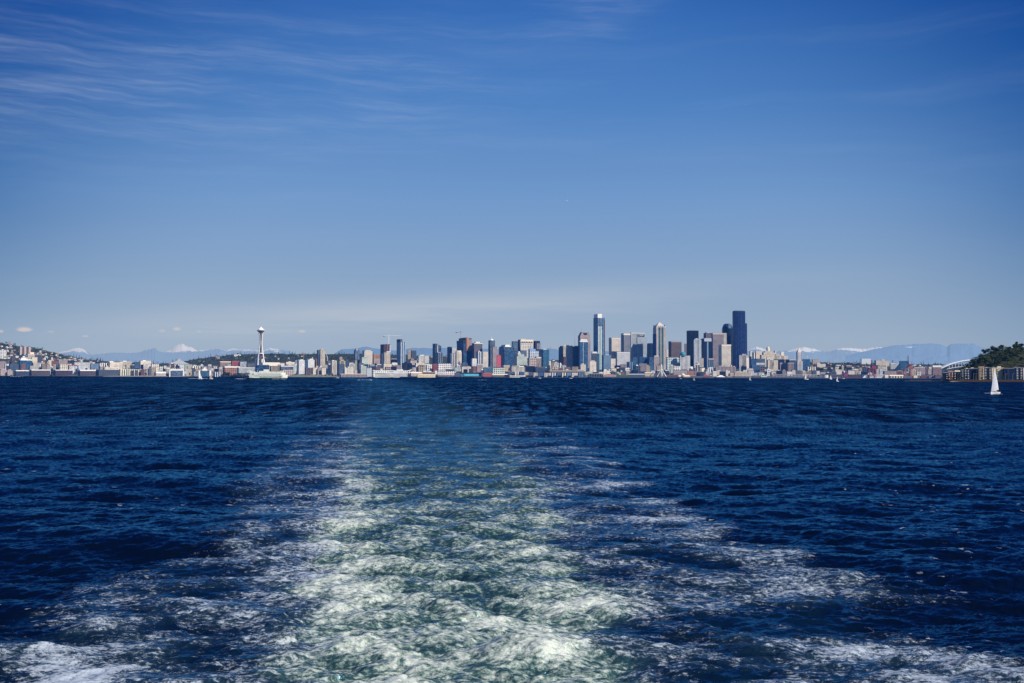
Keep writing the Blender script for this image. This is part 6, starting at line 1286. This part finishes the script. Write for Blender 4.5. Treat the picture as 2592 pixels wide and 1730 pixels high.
MB().bar((-6.1, 0, 1.6), (1., 0, H0), .03, 4).bar((6.2, 0, 1.8), (1.05, 0, H0 * .9), .03, 4).build('rigging', matte(C['dgrey'], haze=.1), e)
MB().quadbox(-6, 6, -1.55, -1.5, 2.15, 2.2).build('guard_rail', matte(C['lgrey'], haze=.1), e); MB().quadbox(-4.3, -.2, -.1, .5, 3.3, 3.7).build('sail_cover', matte(C['navy'], haze=.1), e)
# crew sitting in the cockpit
def crew(loc, rz, top, label):
    me = bpy.data.meshes.new('person'); J = [((0, 0, .0), .16), ((0, 0, .28), .15), ((0, 0, .50), .17), ((0, 0, .60), .07), ((0, 0, .72), .105), ((0, 0, .80), .09),
        ((.19, 0, .50), .06), ((.30, .10, .28), .045), ((.26, .32, .22), .035), ((-.19, 0, .50), .06), ((-.30, .10, .28), .045), ((-.26, .32, .22), .035),
        ((.10, .1, .0), .09), ((.13, .45, .02), .07), ((.13, .5, -.40), .05), ((.13, .62, -.42), .045), ((-.10, .1, .0), .09), ((-.13, .45, .02), .07), ((-.13, .5, -.40), .05), ((-.13, .62, -.42), .045)]
    E = [(0, 1), (1, 2), (2, 3), (3, 4), (4, 5), (2, 6), (6, 7), (7, 8), (2, 9), (9, 10), (10, 11), (0, 12), (12, 13), (13, 14), (14, 15), (0, 16), (16, 17), (17, 18), (18, 19)]
    me.from_pydata([j[0] for j in J], E, []); o = bpy.data.objects.new('person', me); COL.objects.link(o); me.skin_vertices or me.attributes
    sk = o.modifiers.new('skin', 'SKIN'); sv = me.skin_vertices[0].data
    for i, j in enumerate(J): sv[i].radius = (j[1], j[1])
    sv[0].use_root = True; o.modifiers.new('sub', 'SUBSURF').levels = 1; me.materials.append(matte(top, haze=.05)); o.location = loc; o.rotation_euler = (0, 0, rz); tag(o, label, 'person')
Mx = Matrix.Rotation(math.radians(-140), 3, 'Z')
for (lx, ly, cl, lab) in ((-4.3, .8, (.45, .06, .05), 'person in a red jacket sitting in the sailboat cockpit'), (-3.4, -.9, (.03, .04, .08), 'person in dark clothes sitting in the sailboat cockpit'), (-5.2, -.4, (.5, .4, .3), 'person in a pale jacket at the stern of the sailboat')):
    p = Mx @ Vector((lx, ly, 0)); crew((c.x + p.x, D0 + p.y, 1.75), rt.uniform(0, 6), cl, lab)
def wakepatch(px0, px1, y, d, w, label, seed):
    mb = MB(); r = random.Random(seed); x0_, x1_ = X(px0, d), X(px1, d)
    for i in range(26):
        cx_ = r.uniform(x0_, x1_); cy_ = d + r.uniform(-w, w); a, b_ = r.uniform(.02, .09) * (x1_ - x0_), r.uniform(.15, .5) * w; n = 7; k = len(mb.v); z_ = .25 + r.random() * .35
        for q in range(n): an = 2 * math.pi * q / n; rr = r.uniform(.6, 1.1); mb.v.append((cx_ + a * rr * math.cos(an), cy_ + b_ * rr * math.sin(an), z_))
        mb.v.append((cx_, cy_, z_ + min(.5, w * .08))); 
        for q in range(n): mb.f.append((k + q, k + (q + 1) % n, k + n))
    tag(mb.build('wake_foam', matte((.7, .72, .74), haze=.2)), label, kind='stuff')
wakepatch(2492, 2505, 994, 760, 1.6, 'white foam left of the large sailboat', 1); wakepatch(2512, 2536, 997, 722, 1.2, 'white foam along the hull of the large sailboat', 2)
wakepatch(596, 624, 961, 2720, 7, 'white foam trailing behind the ferry', 3); wakepatch(690, 726, 961.5, 2700, 6, 'white bow foam beside the ferry', 4)
wakepatch(478, 540, 960, 2900, 10, 'white foam around the two small boats left of the ferry', 5); wakepatch(905, 938, 962, 2350, 3, 'white foam trail behind the small motorboat', 6); wakepatch(28, 58, 953, 4300, 8, 'white foam streak off the far left shore', 7)
wakepatch(1210, 1232, 962, 2400, 2.5, 'thin foam streak right of the motorboat', 8)
def small_sail(px, ywl, ytop, label, col=(.72, .72, .70), heel=0., both=True):
    d = CAMZ * F / (ywl - horiz(px)); x = X(px, d); Hh = (ywl - ytop) / F * d
    e = empty('sailboat', (x, d, 0), rt.uniform(.3, .9) + heel, label=label, cat='sailboat'); L_ = Hh * .7
    hull(L_, L_ * .3, L_ * .14, matte((.75, .75, .74), haze=.4), e); MB().bar((0, 0, 0), (0, 0, Hh), .18, 5).build('mast', matte(C['lgrey']), e)
    sail((-.1, 0, Hh * .16), (-L_ * .42, .5, Hh * .16), (-.1, 0, Hh * .97), .8, matte(col, haze=.4), e, 'mainsail')
    if both: sail((L_ * .45, 0, Hh * .13), (.1, .8, Hh * .16), (.1, 0, Hh * .85), .8, matte(col, haze=.4), e, 'jib')
small_sail(508, 960, 945, 'small white sailboat, left of the two boats in front of the dark glass terminal'); small_sail(535, 960, 946.5, 'small rust coloured sail boat, right of two boats by the terminal', (.45, .25, .2))
small_sail(1899, 963, 953, 'small white sailboat in front of the grey blue gridded block', both=False); small_sail(2041, 961.5, 944.5, 'small sailboat with thin tall mast in front of the viaduct', both=False)
small_sail(2103, 961, 949, 'white sailboat, left one of the pair by the port'); small_sail(2120, 966.5, 953, 'narrow white sailboat, right one of the pair by the port', both=False); small_sail(1757, 963, 954.5, 'small dim sailboat in front of the pier sheds near the ferris wheel', (.35, .35, .38))
def motorboat(px, ywl, Lpx, label):
    d = CAMZ * F / (ywl - horiz(px)); x = X(px, d); L_ = Lpx / F * d; e = empty('motorboat', (x, d, 0), rt.uniform(-.2, .2), label=label, cat='motorboat')
    hull(L_, L_ * .3, L_ * .12, matte((.78, .78, .78), haze=.3), e); MB().quadbox(-L_ * .15, L_ * .15, -L_ * .1, L_ * .1, L_ * .11, L_ * .24, .7, .8).build('cabin', hw_, e); MB().quadbox(-L_ * .13, L_ * .16, -L_ * .102, -L_ * .098, L_ * .15, L_ * .2).build('cabin_window', matte(C['black']), e)
    MB().bar((0, 0, L_ * .2), (0, 0, L_ * .42), L_ * .012).build('antenna', matte(C['lgrey']), e)
motorboat(938, 963, 9, 'small white motorboat right of the ferry trailing foam'); motorboat(855, 957.5, 8, 'small white motorboat below the rosy pier shed'); motorboat(1366, 958.5, 8, 'small white motorboat in front of the shoreline condominiums, left one'); motorboat(1445, 959, 8, 'small white motorboat in front of the shoreline condominiums, right one'); motorboat(1334, 958.3, 5, 'tiny white motorboat near the low white marina building')
motorboat(2134, 959.5, 8, 'white motorboat beside the maroon cargo ship'); motorboat(1722, 959.5, 6, 'tiny white motorboat in front of the pale yellow domed pier shed')
# ------------------------------------------------------------------ aircraft and bird
def plane(px, py, d, L_, rz, label):
    c = at(px, py, d); e = empty('airplane', c, rz, label=label, cat='airplane'); pm = matte((.85, .85, .85), haze=1.5)
    MB().bar((-L_ / 2, 0, 0), (L_ * .35, 0, 0), L_ * .05, 8).bar((L_ * .35, 0, 0), (L_ / 2, 0, 0), L_ * .05, 8, .2).build('fuselage', pm, e)
    w = MB(); w.v = [(L_ * .1, 0, 0), (-L_ * .08, 0, 0), (-L_ * .22, L_ * .48, L_ * .03), (-L_ * .14, L_ * .48, L_ * .03)]; w.f = [(0, 1, 2, 3)]; w.build('wing', pm, e)
    w = MB(); w.v = [(L_ * .1, 0, 0), (-L_ * .08, 0, 0), (-L_ * .22, -L_ * .48, L_ * .03), (-L_ * .14, -L_ * .48, L_ * .03)]; w.f = [(0, 3, 2, 1)]; w.build('wing', pm, e)
    w = MB(); w.v = [(-L_ * .36, 0, 0), (-L_ * .5, 0, 0), (-L_ * .52, 0, L_ * .17), (-L_ * .45, 0, L_ * .17)]; w.f = [(0, 1, 2, 3)]; w.build('tail_fin', pm, e)
plane(1433, 508.5, 11000, 38, math.radians(170), 'white airliner in the middle of the sky'); plane(1889, 266, 17000, 32, math.radians(150), 'tiny white airliner high in the right part of the sky')
c = at(1521.5, 806, 900); e = empty('seagull', c, .4, label='dark seagull gliding above the slender white striped skyscraper', cat='bird'); gm = matte((.10, .10, .11))
MB().bar((-.22, 0, 0), (.22, 0, 0), .08, 6, .05).build('body', gm, e)
for s_ in (-1, 1): w = MB(); w.v = [(.12, 0, .03), (-.08, 0, .03), (-.1, s_ * .35, .18), (-.12, s_ * .75, .08), (.02, s_ * .4, .2)]; w.f = [(0, 1, 2, 3, 4)]; w.build('wing', gm, e)
